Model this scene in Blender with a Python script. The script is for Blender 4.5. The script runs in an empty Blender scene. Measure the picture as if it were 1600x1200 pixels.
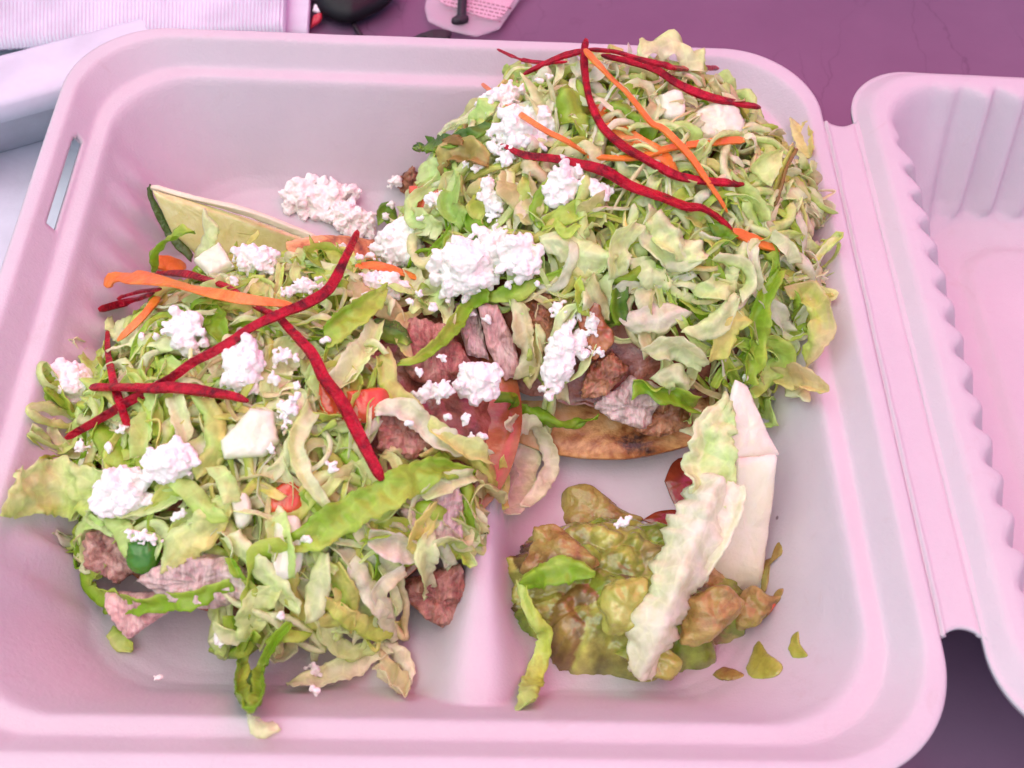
import bpy, bmesh, math, random
import numpy as np
from mathutils import Vector, Matrix, noise
random.seed(7); rng = np.random.default_rng(7)
C = bpy.context.scene.collection
SC = bpy.context.scene
CM = 0.01                                   # the code below thinks in centimetres
# ------------------------------------------------------------------ camera
FPX = 1771.88                               # focal length in pixels of the 1600 px wide photograph
CAM = np.array([0.887, -17.963, 27.671])
PITCH, YAW, ROLL = 0.6055, -0.0672, 0.0808
def _rx(a): return np.array([[1,0,0],[0,math.cos(a),-math.sin(a)],[0,math.sin(a),math.cos(a)]])
def _rz(a): return np.array([[math.cos(a),-math.sin(a),0],[math.sin(a),math.cos(a),0],[0,0,1]])
RM = _rz(YAW) @ _rx(PITCH) @ _rz(ROLL)
cd = bpy.data.cameras.new('camera'); cam = bpy.data.objects.new('camera', cd); C.objects.link(cam)
m4 = np.eye(4); m4[:3,:3] = RM; m4[:3,3] = CAM*CM
cam.matrix_world = Matrix(m4.tolist())
cd.sensor_width = 36; cd.lens = FPX/1600*36; cd.clip_start = 0.01; cd.clip_end = 200
cd.dof.use_dof = True; cd.dof.focus_distance = 0.315; cd.dof.aperture_fstop = 20
SC.camera = cam
# ------------------------------------------------------------------ light: daylight, filtered by an unseen pink parasol with added white panels
SUN_EL, SUN_AZ = 70, -150                     # azimuth measured from +Y towards +X
w = bpy.data.worlds.new('World'); SC.world = w; w.use_nodes = True
nt = w.node_tree; bg = nt.nodes['Background']
sky = nt.nodes.new('ShaderNodeTexSky'); sky.sky_type = 'NISHITA'; sky.sun_disc = False
sky.sun_elevation = math.radians(SUN_EL); sky.sun_rotation = math.radians(SUN_AZ)
sky.air_density = 1.0; sky.dust_density = 4.0; sky.ozone_density = 1.0
nt.links.new(sky.outputs[0], bg.inputs[0]); bg.inputs[1].default_value = 0.11
sl = bpy.data.lights.new('sun', 'SUN'); sl.energy = 4.0; sl.angle = math.radians(0.5); sl.color = (1, .97, .93)
sun = bpy.data.objects.new('sun', sl); C.objects.link(sun)
sd = Vector((math.sin(math.radians(SUN_AZ))*math.cos(math.radians(SUN_EL)), math.cos(math.radians(SUN_AZ))*math.cos(math.radians(SUN_EL)), math.sin(math.radians(SUN_EL))))
sun.rotation_euler = sd.to_track_quat('Z', 'Y').to_euler()
SC.view_settings.view_transform = 'Standard'; SC.view_settings.look = 'None'; SC.view_settings.gamma = 1
SC.view_settings.exposure = 1.1
SC.cycles.max_bounces = 10; SC.cycles.diffuse_bounces = 6; SC.cycles.transmission_bounces = 8; SC.cycles.transparent_max_bounces = 12
SC.cycles.use_denoising = True
# ------------------------------------------------------------------ helpers
def tag(o, label=None, cat=None, group=None, kind=None):
    if label: o['label'] = label
    if cat: o['category'] = cat
    if group: o['group'] = group
    if kind: o['kind'] = kind
    return o
def empty(name, loc=(0,0,0)):
    o = bpy.data.objects.new(name, None); C.objects.link(o); o.location = [v*CM for v in loc]; o.empty_display_size = .01
    return o
def mesh(name, V, F, mat=None, parent=None, smooth=True, col=None, origin=None):
    V = np.asarray(V, float)*CM
    org = V.mean(0) if origin is None else np.asarray(origin, float)*CM
    if parent is not None: org = np.array(parent.location) if origin is None else org
    me = bpy.data.meshes.new(name); me.from_pydata((V-org).tolist(), [], [tuple(int(i) for i in f) for f in F])
    if smooth: me.polygons.foreach_set('use_smooth', [True]*len(me.polygons))
    if col is not None:
        a = me.color_attributes.new('Col', 'FLOAT_COLOR', 'POINT')
        c4 = np.ones((len(V), 4)); c4[:, :np.shape(col)[1]] = col; a.data.foreach_set('color', c4.ravel())
    if mat: me.materials.append(mat)
    me.update()
    o = bpy.data.objects.new(name, me); C.objects.link(o)
    if parent is not None: o.parent = parent; o.location = (0,0,0) if origin is None else tuple(org-np.array(parent.location))
    else: o.location = org
    return o
def grid_faces(n, m, wrap=False, off=0):
    F = []
    for i in range(n-1):
        for j in range(m if wrap else m-1):
            k = (j+1) % m
            F.append((off+i*m+j, off+i*m+k, off+(i+1)*m+k, off+(i+1)*m+j))
    return F
def nrmz(v): return v/(np.linalg.norm(v, axis=-1, keepdims=True)+1e-12)
def catmull(P, n):
    P = np.asarray(P, float)
    if len(P) == 2: P = np.array([P[0], (P[0]+P[1])/2, P[1]])
    Q = np.vstack([2*P[0]-P[1], P, 2*P[-1]-P[-2]])
    seg = np.linalg.norm(np.diff(P, axis=0), axis=1); cum = np.r_[0, np.cumsum(seg)]
    out = []
    for s in np.linspace(0, cum[-1], n):
        i = min(np.searchsorted(cum, s, side='right')-1, len(P)-2); t = (s-cum[i])/max(seg[i], 1e-9)
        p0, p1, p2, p3 = Q[i:i+4]
        out.append(.5*((2*p1)+(-p0+p2)*t+(2*p0-5*p1+4*p2-p3)*t*t+(-p0+3*p1-3*p2+p3)*t**3))
    return np.array(out)
def sm(a, b, x):
    t = np.clip((x-a)/(b-a), 0, 1); return t*t*(3-2*t)
def n1(x, s=0.0): return noise.noise((x, s*7.31+3.3, s*1.7))
def n3(p, f=1, o=0): return noise.noise((p[0]*f+o, p[1]*f+o*1.3, p[2]*f-o))
def fbm(p, f, o=0, oct=3):
    r = 0; a = 1
    for k in range(oct): r += a*n3(p, f, o+k*5.1); a *= .5; f *= 2.1
    return r
# ------------------------------------------------------------------ the shape of the tray and of the two food heaps (heights in cm)
HS = 11.5
TRAY = [(0,4.2,2.85),(.06,4.26,2.85),(.38,4.25,2.8),(.46,4.20,2.75),(.92,3.60,2.6),(1.0,3.54,2.55),(1.34,3.53,2.45),(1.42,3.50,2.45),(1.52,3.38,2.45),(2.75,1.15,2.5),(2.95,.8,2.5),(3.2,.5,2.6),(3.55,.34,2.7),(3.9,.3,2.7)]
def prof(tab, d):
    t = np.array(tab); return float(np.interp(d, t[:,0], t[:,1])), float(np.interp(d, t[:,0], t[:,2]))
def rsdf(x, y, h, r):
    qx, qy = abs(x)-h+r, abs(y)-h+r
    return math.hypot(max(qx,0), max(qy,0))+min(max(qx,qy),0)-r
def inset(x, y):
    lo, hi = 0.0, 3.9
    if rsdf(x,y,HS,2.85) > 0: return -1
    if rsdf(x,y,HS-3.9,2.7) < 0: return 9
    for _ in range(14):
        mid = (lo+hi)/2
        if rsdf(x,y,HS-mid,prof(TRAY,mid)[1]) < 0: lo = mid
        else: hi = mid
    return lo
def ridge(x, y):
    wall = lambda d, s: 1.9/(1+(abs(d)/s)**3.2)
    a = wall(x-(1.45+.02*y), .62+.5*sm(-5.5,-9,y)+.4*sm(6,9,y))
    b = wall(y-.3, .9)*sm(.6, 1.8, x)
    return (a**3+b**3)**(1/3)
def trayz(x, y):
    d = inset(x, y)
    if d < 0: return 4.1 if 11.4 < x < 33 and abs(y) < 8.6 else 0.0
    z = .3 if d >= 3.9 else prof(TRAY, d)[0]
    return max(z, min(.3+ridge(x, y), 2.3)) if d > 1.5 else z
def pileL(x, y):
    d2 = ((x+3.9)/5.9)**2+((y+1.7)/6.3)**2
    return -9 if d2 > 1 else 1.0+1.3*float(sm(-2.6, 1.7, x))+3.6*(1-d2)**.6*(1-.22*float(sm(-2, 1.7, x)))
def pileR(x, y):
    d2 = ((x-4.9)/6.1)**2+((y-3.5)/5.4)**2
    return -9 if d2 > 1 else 2.9+.38*(y-3.5)+.05*(x-4.9)+3.3*(1-d2)**.6
def guacz(x, y):
    d2 = ((x-5.2)/3.4)**2+((y+5.9)/2.2)**2
    return -9 if d2 > 1 else .4+2.0*(1-d2)**.6
def topz(x, y): return max(trayz(x,y), pileL(x,y), pileR(x,y), guacz(x,y))
def ray(px, py): return nrmz(RM @ np.array([(px-800)/FPX, -(py-600)/FPX, -1.]))
def at(px, py, z):
    d = ray(px, py); return CAM+d*((z-CAM[2])/d[2])
def on(px, py, lift=0.0, f=topz):
    d = ray(px, py); t = (9-CAM[2])/d[2]; st = .12
    while t < 70:
        p = CAM+d*t
        if p[2]-lift <= f(p[0], p[1]): break
        t += st
    a, b = t-st, t
    for _ in range(10):
        m = (a+b)/2; p = CAM+d*m
        if p[2]-lift <= f(p[0], p[1]): b = m
        else: a = m
    return CAM+d*b
def hn(x, y, f=topz, e=.5):
    g = np.array([-(max(f(x+e,y),-1)-max(f(x-e,y),-1))/(2*e), -(max(f(x,y+e),-1)-max(f(x,y-e),-1))/(2*e), 1.])
    g[:2] = np.clip(g[:2], -1.6, 1.6); return nrmz(g)
# ------------------------------------------------------------------ materials
def newmat(name):
    m = bpy.data.materials.new(name); m.use_nodes = True
    nt = m.node_tree; return m, nt, nt.nodes['Principled BSDF'], nt.nodes['Material Output']
def nd(nt, t, **k):
    n = nt.nodes.new(t)
    for a, b in k.items():
        if a in n.inputs.keys(): n.inputs[a].default_value = b
        else: setattr(n, a, b)
    return n
def coords(nt): return nd(nt, 'ShaderNodeTexCoord').outputs['Object']
def noise_tex(nt, scale, detail=4, rough=.55, vec=None, dist=0):
    n = nd(nt, 'ShaderNodeTexNoise', Scale=scale, Detail=detail, Roughness=rough, Distortion=dist)
    nt.links.new(vec or coords(nt), n.inputs['Vector']); return n.outputs['Fac']
def ramp(nt, fac, stops):
    r = nd(nt, 'ShaderNodeValToRGB'); e = r.color_ramp.elements
    while len(e) < len(stops): e.new(.5)
    for i, (p, c) in enumerate(stops): e[i].position = p; e[i].color = (*c, 1)
    nt.links.new(fac, r.inputs[0]); return r.outputs[0]
def bump(nt, b, h, strength, dist=.001):
    n = nd(nt, 'ShaderNodeBump', Strength=strength, Distance=dist); nt.links.new(h, n.inputs['Height'])
    if b.inputs['Normal'].links: nt.links.new(b.inputs['Normal'].links[0].from_socket, n.inputs['Normal'])
    nt.links.new(n.outputs[0], b.inputs['Normal'])
def mottle(name, stops, scale, *a_, fib=None, **k_):
    m = mottle0(name, stops, scale, *a_, **k_)
    if fib:
        nt = m.node_tree; b = nt.nodes['Principled BSDF']; mp = nd(nt, 'ShaderNodeMapping'); mp.inputs['Scale'].default_value = (fib, 1.0, 1.4); mp.inputs['Rotation'].default_value = (.3, .5, .9)
        nt.links.new(coords(nt), mp.inputs[0]); f = noise_tex(nt, 90, 5, .65, mp.outputs[0])
        mx = nd(nt, 'ShaderNodeMix', data_type='RGBA', blend_type='MULTIPLY'); mx.inputs[0].default_value = .8
        nt.links.new(b.inputs['Base Color'].links[0].from_socket, mx.inputs[6]); nt.links.new(ramp(nt, f, [(.36,(.5,.42,.4)),(.56,(1.1,1.08,1.05))]), mx.inputs[7]); nt.links.new(mx.outputs[2], b.inputs['Base Color'])
        bump(nt, b, f, .7, .0014)
    return m
def mottle0(name, stops, scale, rough=.4, bs=600, bstr=.3, sss=0, coat=0, dist=.4, detail=5, rough2=None, rad=(.004,.002,.001), bdist=.0014):
    m, nt, b, o = newmat(name); f = noise_tex(nt, scale, detail, .6, dist=dist)
    nt.links.new(ramp(nt, f, stops), b.inputs['Base Color']); b.inputs['Roughness'].default_value = rough
    if bstr: bump(nt, b, noise_tex(nt, bs, 4, .6), bstr, bdist)
    if sss:
        b.inputs['Subsurface Weight'].default_value = sss; b.inputs['Subsurface Radius'].default_value = rad; b.inputs['Subsurface Scale'].default_value = 1
    if coat: b.inputs['Coat Weight'].default_value = coat; b.inputs['Coat Roughness'].default_value = .12
    return m
def foam_mat():
    m, nt, b, o = newmat('pulp_foam'); co = coords(nt)
    base = ramp(nt, noise_tex(nt, 22, 5, .6, co), [(.3,(.53,.49,.51)),(.75,(.58,.54,.56))])  # white foam; some pink of the overhead light is put into this tint
    v = nd(nt, 'ShaderNodeTexVoronoi', Scale=75, Randomness=1.0); nt.links.new(co, v.inputs['Vector'])
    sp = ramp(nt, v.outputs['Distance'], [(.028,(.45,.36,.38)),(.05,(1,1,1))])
    keep = ramp(nt, v.outputs['Color'], [(.80,(0,0,0)),(.84,(1,1,1))])
    mk = nd(nt, 'ShaderNodeMix', data_type='RGBA'); nt.links.new(keep, mk.inputs[0]); mk.inputs[6].default_value = (1,1,1,1); nt.links.new(sp, mk.inputs[7])
    st = ramp(nt, noise_tex(nt, 55, 5, .7, co, 1.5), [(.60,(1,1,1)),(.78,(.95,.90,.88))])
    m1 = nd(nt, 'ShaderNodeMix', data_type='RGBA', blend_type='MULTIPLY'); m1.inputs[0].default_value = 1; nt.links.new(base, m1.inputs[6]); nt.links.new(mk.outputs[2], m1.inputs[7])
    m2 = nd(nt, 'ShaderNodeMix', data_type='RGBA', blend_type='MULTIPLY'); m2.inputs[0].default_value = 1; nt.links.new(m1.outputs[2], m2.inputs[6]); nt.links.new(st, m2.inputs[7])
    nt.links.new(m2.outputs[2], b.inputs['Base Color'])
    b.inputs['Roughness'].default_value = .5
    b.inputs['Specular IOR Level'].default_value = .3
    b.inputs['Subsurface Weight'].default_value = SSSW; b.inputs['Subsurface Radius'].default_value = (.010,.0025,.004); b.inputs['Subsurface Scale'].default_value = 1
    bump(nt, b, noise_tex(nt, 1100, 3, .6, co), .3, .0004)
    bump(nt, b, noise_tex(nt, 130, 5, .65, co), .26, .0010)
    return m
SSSW = 0
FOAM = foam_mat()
def lettuce_mat():
    m, nt, b, o = newmat('lettuce_leaf')
    a = nd(nt, 'ShaderNodeVertexColor', layer_name='Col'); co = coords(nt)
    f = noise_tex(nt, 260, 4, .6, co)
    mx = nd(nt, 'ShaderNodeMix', data_type='RGBA', blend_type='MULTIPLY'); mx.inputs[0].default_value = 1
    nt.links.new(a.outputs[0], mx.inputs[6]); nt.links.new(ramp(nt, f, [(.3,(.84,.87,.72)),(.6,(1.06,1.05,1.06))]), mx.inputs[7])
    # fine vein network
    v = nd(nt, 'ShaderNodeTexVoronoi', Scale=210, feature='DISTANCE_TO_EDGE'); nt.links.new(co, v.inputs['Vector'])
    r = ramp(nt, v.outputs['Distance'], [(.0,(1.12,1.12,1.1)),(.09,(1,1,1))])
    m2 = nd(nt, 'ShaderNodeMix', data_type='RGBA', blend_type='MULTIPLY'); m2.inputs[0].default_value = .8
    nt.links.new(mx.outputs[2], m2.inputs[6]); nt.links.new(r, m2.inputs[7])
    nt.links.new(m2.outputs[2], b.inputs['Base Color'])
    b.inputs['Roughness'].default_value = .3; b.inputs['Specular IOR Level'].default_value = .4; b.inputs['Coat Weight'].default_value = .5; b.inputs['Coat Roughness'].default_value = .04; b.inputs['Coat IOR'].default_value = 1.4
    bump(nt, b, noise_tex(nt, 420, 3, .6, co), .6, .0010)
    bump(nt, b, v.outputs['Distance'], .25, .0006)
    t = nd(nt, 'ShaderNodeBsdfTranslucent'); nt.links.new(m2.outputs[2], t.inputs[0])
    ms = nd(nt, 'ShaderNodeMixShader'); ms.inputs[0].default_value = .36
    nt.links.new(b.outputs[0], ms.inputs[1]); nt.links.new(t.outputs[0], ms.inputs[2])
    # watery, almost clear ribs: alpha of the pigment gives how clear
    tr = nd(nt, 'ShaderNodeBsdfTransparent'); ma = nd(nt, 'ShaderNodeMixShader')
    nt.links.new(a.outputs[1], ma.inputs[0]); nt.links.new(tr.outputs[0], ma.inputs[1]); nt.links.new(ms.outputs[0], ma.inputs[2])
    nt.links.new(ma.outputs[0], o.inputs['Surface']); return m
LETTUCE = lettuce_mat()
BEET = mottle('beet_flesh', [(.32,(.09,.0015,.008)),(.5,(.36,.002,.016)),(.68,(.55,.006,.03))], 260, .34, 700, .8, .1, 0, rad=(.002,.0002,.0002))
BEET.node_tree.nodes['Principled BSDF'].inputs['Specular IOR Level'].default_value = .28
CARROT = mottle('carrot_flesh', [(.3,(.66,.13,.012)),(.55,(.80,.22,.025)),(.75,(.86,.33,.06))], 160, .32, 480, .5, .25, .3, rad=(.003,.001,.0005))
CHEESE = mottle('fresh_cheese', [(.3,(.84,.82,.72)),(.7,(.92,.92,.86))], 160, .5, 1100, .7, .2, 0, rad=(.003,.0022,.0018), bdist=.0004)
MEAT = mottle('grilled_meat', [(.28,(.10,.035,.02)),(.42,(.36,.17,.12)),(.56,(.56,.34,.27)),(.75,(.68,.5,.42))], 170, .3, 600, 1.0, .2, .25, fib=5)
MEATRED = mottle('browned_meat', [(.28,(.16,.05,.03)),(.45,(.40,.16,.11)),(.62,(.56,.30,.23)),(.78,(.66,.45,.36))], 120, .34, 800, .8, .15, .3, fib=5)
MEATPINK = mottle('pink_meat', [(.3,(.58,.31,.29)),(.5,(.72,.44,.41)),(.72,(.8,.62,.56))], 90, .34, 500, .5, .25, .3, fib=5)
MEATGREY = mottle('grey_meat', [(.3,(.5,.36,.31)),(.55,(.70,.57,.51)),(.75,(.78,.69,.62))], 140, .33, 700, .6, .2, .3, fib=5)
CHAR = mottle('charred_chicken', [(.3,(.03,.012,.006)),(.42,(.25,.085,.03)),(.58,(.5,.24,.12)),(.75,(.62,.4,.27))], 85, .36, 700, .6, .15, .3, fib=5)
TORT = mottle('fried_tortilla', [(.34,(.06,.018,.008)),(.41,(.36,.12,.03)),(.52,(.68,.36,.13)),(.72,(.84,.62,.36))], 85, .38, 500, .4, .15, .2)
TORTRED = mottle('sauced_tortilla', [(.3,(.15,.03,.012)),(.5,(.38,.12,.045)),(.7,(.6,.28,.12))], 45, .22, 300, .3, .15, .6)
BEANS = mottle('bean_filling', [(.3,(.09,.02,.012)),(.5,(.34,.11,.075)),(.72,(.52,.25,.19))], 120, .22, 300, .9, .1, .6)
TOMATO = mottle('tomato_flesh', [(.3,(.5,.05,.02)),(.6,(.68,.12,.04)),(.8,(.74,.25,.12))], 90, .2, 300, .3, .3, .5, rad=(.004,.001,.0006))
GUAC = mottle('guacamole', [(.26,(.13,.07,.016)),(.42,(.33,.22,.055)),(.56,(.45,.36,.1)),(.68,(.36,.36,.075)),(.8,(.5,.47,.17))], 75, .3, 420, .8, .2, .35, dist=1.2)
AVOGREEN = mottle('avocado_green', [(.28,(.2,.2,.03)),(.5,(.38,.42,.06)),(.75,(.56,.56,.16))], 80, .18, 380, .5, .2, .7)
AVOBROWN = mottle('browned_avocado', [(.28,(.12,.06,.015)),(.45,(.30,.20,.05)),(.6,(.37,.34,.08)),(.75,(.44,.37,.12))], 110, .24, 420, .6, .1, .3)
def guacv():
    m, nt, b, o = newmat('guacamole_mash'); a = nd(nt,'ShaderNodeVertexColor', layer_name='Col'); co = coords(nt)
    mx = nd(nt,'ShaderNodeMix', data_type='RGBA', blend_type='MULTIPLY'); mx.inputs[0].default_value = 1
    nt.links.new(a.outputs[0], mx.inputs[6]); nt.links.new(ramp(nt, noise_tex(nt, 180, 5, .65, co), [(.3,(.55,.5,.45)),(.7,(1.2,1.2,1.1))]), mx.inputs[7]); nt.links.new(mx.outputs[2], b.inputs['Base Color'])
    b.inputs['Roughness'].default_value = .24; b.inputs['Coat Weight'].default_value = .4; b.inputs['Coat Roughness'].default_value = .06
    bump(nt, b, noise_tex(nt, 260, 3, .5, co), .5, .0012); return m
GUACV = guacv()
CHILE = mottle('green_chile', [(.3,(.025,.14,.006)),(.7,(.07,.26,.012))], 60, .2, 200, .1, 0, .2)
LIMEF = mottle('lime_flesh', [(.3,(.58,.62,.20)),(.7,(.76,.80,.42))], 70, .1, 160, .5, .35, .7, dist=1.5, rad=(.006,.005,.002))
LIMEP = mottle('lime_peel', [(.3,(.03,.07,.008)),(.7,(.09,.16,.02))], 150, .3, 600, .6)
LIMEW = mottle('lime_pith', [(.3,(.68,.64,.42)),(.7,(.78,.74,.55))], 120, .4, 400, .3)
SALSA = mottle('red_salsa', [(.3,(.14,.018,.008)),(.7,(.34,.06,.025))], 120, .14, 300, .3, 0, .6)
RIB = mottle('lettuce_rib', [(.3,(.72,.77,.50)),(.7,(.84,.87,.68))], 70, .2, 260, .4, .5, .3, rad=(.006,.006,.004))
def plain(name, c, rough=.5, spec=.5, bs=0, bstr=0):
    m, nt, b, o = newmat(name); b.inputs['Roughness'].default_value = rough; b.inputs['Specular IOR Level'].default_value = spec
    f = noise_tex(nt, 40, 4); nt.links.new(ramp(nt, f, [(.3, tuple(v*.85 for v in c)), (.7, tuple(min(1,v*1.1) for v in c))]), b.inputs['Base Color'])
    if bstr: bump(nt, b, noise_tex(nt, bs, 3), bstr, .0005)
    return m
def table_mat():
    m, nt, b, o = newmat('painted_table'); co = coords(nt)
    f = ramp(nt, noise_tex(nt, 7, 6, .65, co), [(.3,(.135,.075,.13)),(.7,(.18,.105,.17))])
    # hairline scratches: stretched, distorted noise
    mp = nd(nt, 'ShaderNodeMapping'); mp.inputs['Scale'].default_value = (30, 6, 10); mp.inputs['Rotation'].default_value = (0, 0, .35); nt.links.new(co, mp.inputs[0])
    v = nd(nt, 'ShaderNodeTexVoronoi', Scale=1.6, feature='DISTANCE_TO_EDGE', Randomness=1.0)
    nz = nd(nt, 'ShaderNodeTexNoise', Scale=30, Detail=4); nt.links.new(co, nz.inputs['Vector'])
    va = nd(nt, 'ShaderNodeMix', data_type='RGBA'); va.inputs[0].default_value = .35; nt.links.new(mp.outputs[0], va.inputs[6]); nt.links.new(nz.outputs['Color'], va.inputs[7])
    nt.links.new(va.outputs[2], v.inputs['Vector'])
    sc = ramp(nt, v.outputs['Distance'], [(.0,(.72,.68,.72)),(.008,(1,1,1))])
    msk = ramp(nt, noise_tex(nt, 18, 3, .5, co), [(.45,(0,0,0)),(.6,(1,1,1))])
    mm = nd(nt, 'ShaderNodeMix', data_type='RGBA'); nt.links.new(msk, mm.inputs[0]); mm.inputs[6].default_value = (1,1,1,1); nt.links.new(sc, mm.inputs[7])
    mx = nd(nt, 'ShaderNodeMix', data_type='RGBA', blend_type='MULTIPLY'); mx.inputs[0].default_value = 1
    nt.links.new(f, mx.inputs[6]); nt.links.new(mm.outputs[2], mx.inputs[7]); nt.links.new(mx.outputs[2], b.inputs['Base Color'])
    b.inputs['Roughness'].default_value = .33
    bump(nt, b, noise_tex(nt, 700, 3, .6, co), .12, .0004)
    return m
# ------------------------------------------------------------------ setting: table, ground, unseen parasol
def box(name, lo, hi, mat, parent=None, bev=0):
    x0,y0,z0 = lo; x1,y1,z1 = hi
    V = [(x0,y0,z0),(x1,y0,z0),(x1,y1,z0),(x0,y1,z0),(x0,y0,z1),(x1,y0,z1),(x1,y1,z1),(x0,y1,z1)]
    o = mesh(name, V, [(3,2,1,0),(4,5,6,7),(0,1,5,4),(1,2,6,5),(2,3,7,6),(3,0,4,7)], mat, parent, smooth=False)
    if bev: b = o.modifiers.new('bevel','BEVEL'); b.width = bev*CM; b.segments = 3
    return o
tag(box('table_top', (-75,-40,-3), (95,75,0), table_mat(), bev=.4), 'purple painted table top with fine scratches', None, None, 'structure')
tag(mesh('ground', [(-900,-900,-74),(900,-900,-74),(900,900,-74),(-900,900,-74)], [(0,1,2,3)], plain('paving', (.33,.31,.29), .9)), 'grey paved ground', None, None, 'structure')
PINK, WHITE_FILL, GORE0, GOREW = (1.0,.085,.40), (.90,1.0,.97), -85, 225  # white panels are added to throw neutral light beside the pink
def parasol():
    root = tag(empty('parasol', (5,58,-74)), 'unseen parasol over the table, pink panels plus white ones added for neutral light', 'parasol')
    def fabric(name, tc, bc):
        m, nt, b, o = newmat(name); t = nd(nt, 'ShaderNodeBsdfTranslucent'); t.inputs[0].default_value = (*tc, 1)
        b.inputs['Base Color'].default_value = (*bc, 1); b.inputs['Roughness'].default_value = .9
        ms = nd(nt, 'ShaderNodeMixShader'); ms.inputs[0].default_value = .72
        nt.links.new(b.outputs[0], ms.inputs[1]); nt.links.new(t.outputs[0], ms.inputs[2]); nt.links.new(ms.outputs[0], o.inputs['Surface']); return m
    m = fabric('pink_fabric', PINK, (.8,.2,.4)); mw = fabric('white_fill_fabric', WHITE_FILL, (.8,.8,.8))
    n, k = 8, 9; V = [(5,58,150)]; F = []
    R = 125
    for i in range(1, k):
        for j in range(n*6):
            a = 2*math.pi*j/(n*6); fr = abs(((j/6) % 1)-.5)*2; r = R*i/(k-1)*(1-.06*(1-fr**2))
            V.append((5+r*math.cos(a), 58+r*math.sin(a), 150-38*(i/(k-1))**1.6-3*(1-fr**2)*(i/(k-1))))
    M = n*6
    for j in range(M): F.append((0, 1+j, 1+(j+1)%M))
    F += grid_faces(k-1, M, True, 1)
    cv = mesh('canopy', V, F, m, root); cv.data.materials.append(mw)
    for p in cv.data.polygons:
        a = (math.degrees(math.atan2(p.center.y, p.center.x))-GORE0) % 360
        p.material_index = 1 if a > GOREW else 0
    steel = plain('painted_steel', (.6,.6,.6), .4)
    def tube(name, a, b_, r):
        a, b_ = np.array(a,float), np.array(b_,float); t_ = nrmz(b_-a); s = nrmz(np.cross(t_, [.3,.9,.2])); u = np.cross(t_, s)
        V = [p+r*(s*math.cos(q)+u*math.sin(q)) for p in (a, b_) for q in np.linspace(0,2*math.pi,12,endpoint=False)]
        mesh(name, V, grid_faces(2,12,True)+[tuple(range(11,-1,-1)), tuple(range(12,24))], steel, root)
    tube('pole', (5,58,-74), (5,58,152), 2)
    for j in range(n):
        a = 2*math.pi*j/n; tube('rib', (5+3*math.cos(a),58+3*math.sin(a),147), (5+118*math.cos(a),58+118*math.sin(a),113.5), .5)
parasol()
# ------------------------------------------------------------------ the clamshell: tray, hinge, lid
def rrect(h, r, n):
    """n points round a rounded square, even in arc length, starting at the middle of the right side"""
    L = h-r; per = 8*L+2*math.pi*r; out = []
    for k in range(n):
        s = per*k/n; seg = [L, math.pi/2*r]+[2*L, math.pi/2*r]*3+[L]
        a = 0; i = 0
        while i < len(seg)-1 and s > seg[i]: s -= seg[i]; i += 1
        q = (i+1)//2
        if i % 2 == 0:
            o = s if i == 0 else s-L
            base = [(h,o),(-o,h),(-h,-o),(o,-h),(h,o)][q]
            out.append(base)
        else:
            q = i//2; ang = q*math.pi/2+s/r; cx, cy = [(L,L),(-L,L),(-L,-L),(L,-L)][q]
            out.append((cx+r*math.cos(ang), cy+r*math.sin(ang)))
    return np.array(out)
def basin(name, HS_, tab, floor_fn, flute, root, cx=0, slot=False, n=480):
    t = np.array(tab); ds = []
    for i in range(len(t)-1):
        k = max(2, int((t[i+1,0]-t[i,0])/.07)+1 + int(abs(t[i+1,1]-t[i,1])/.25)); ds += list(np.linspace(t[i,0], t[i+1,0], k, endpoint=False))
    ds.append(t[-1,0]); V = []; rings = 0
    for d in ds:
        # smooth the profile a little
        z = np.mean([prof(tab, min(max(d+e,0),t[-1,0]))[0] for e in (-.03,-.015,0,.015,.03)]); r = prof(tab, d)[1]
        P = rrect(HS_-d, r, n)
        for (x, y) in P:
            dz, dd = flute(x, y, d)
            f = 1-dd/max(abs(x),abs(y),1)
            X, Y = x*f, y*f
            zz = z+dz
            if d > 1.55: zz = max(zz, min(floor_fn(X, Y), zz+2.0))
            zz += .025*n3((X,Y,0), .5, 3)
            V.append((X+cx, Y, zz))
        rings += 1
    last = rrect(HS_-ds[-1], prof(tab, ds[-1])[1], n)
    for k in range(1, 46):
        s = 1-k/46
        for (x, y) in last:
            X, Y = x*s, y*s; V.append((X+cx, Y, max(floor_fn(X, Y), 0)+.02*n3((X,Y,0), .5, 3)))
        rings += 1
    V.append((cx, 0, floor_fn(0,0)))
    F = grid_faces(rings, n, True)
    if slot:
        def hole(f):
            c = np.mean([V[i] for i in f], 0)
            return slot(c[0], c[1])
        F = [f for f in F if not hole(f)]
    b = (rings-1)*n
    F += [(b+j, b+(j+1)%n, len(V)-1) for j in range(n)]
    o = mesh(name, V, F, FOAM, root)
    s = o.modifiers.new('thickness','SOLIDIFY'); s.thickness = .17*CM; s.offset = -1
    return o
clam = tag(empty('takeout_container', (0,0,0)), 'open white foam takeout box, tinted for pink light, with three compartments, holding the food', 'takeout box')
def tray_flute(x, y, d):
    if x < -7 and 1.55 < d < 3.6 and abs(y) < 8.2:
        a = sm(1.6, 2.2, d)*(1-sm(3.1, 3.6, d))*(1-sm(5.8, 8.0, abs(y-.4)))
        return 0, .13*a*(1+math.cos(2*math.pi*y/1.15))
    return 0, 0
basin('tray', HS, TRAY, lambda x, y: .3+min(ridge(x, y), 2.0), tray_flute, clam,
      slot=lambda x, y: abs(x+10.72+.0*y) < .11 and 3.4 < y < 6.9)
LH = 10.75; LCX = 12.45+LH
LID = [(0,4.18,2.2),(.1,4.2,2.2),(.42,4.5,2.2),(.55,4.56,2.2),(.85,4.58,2.15),(1.0,4.5,2.1),(1.12,4.3,2.1),(2.35,1.1,2.2),(2.6,.72,2.3),(2.9,.55,2.4),(3.6,.5,2.4)]
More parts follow.
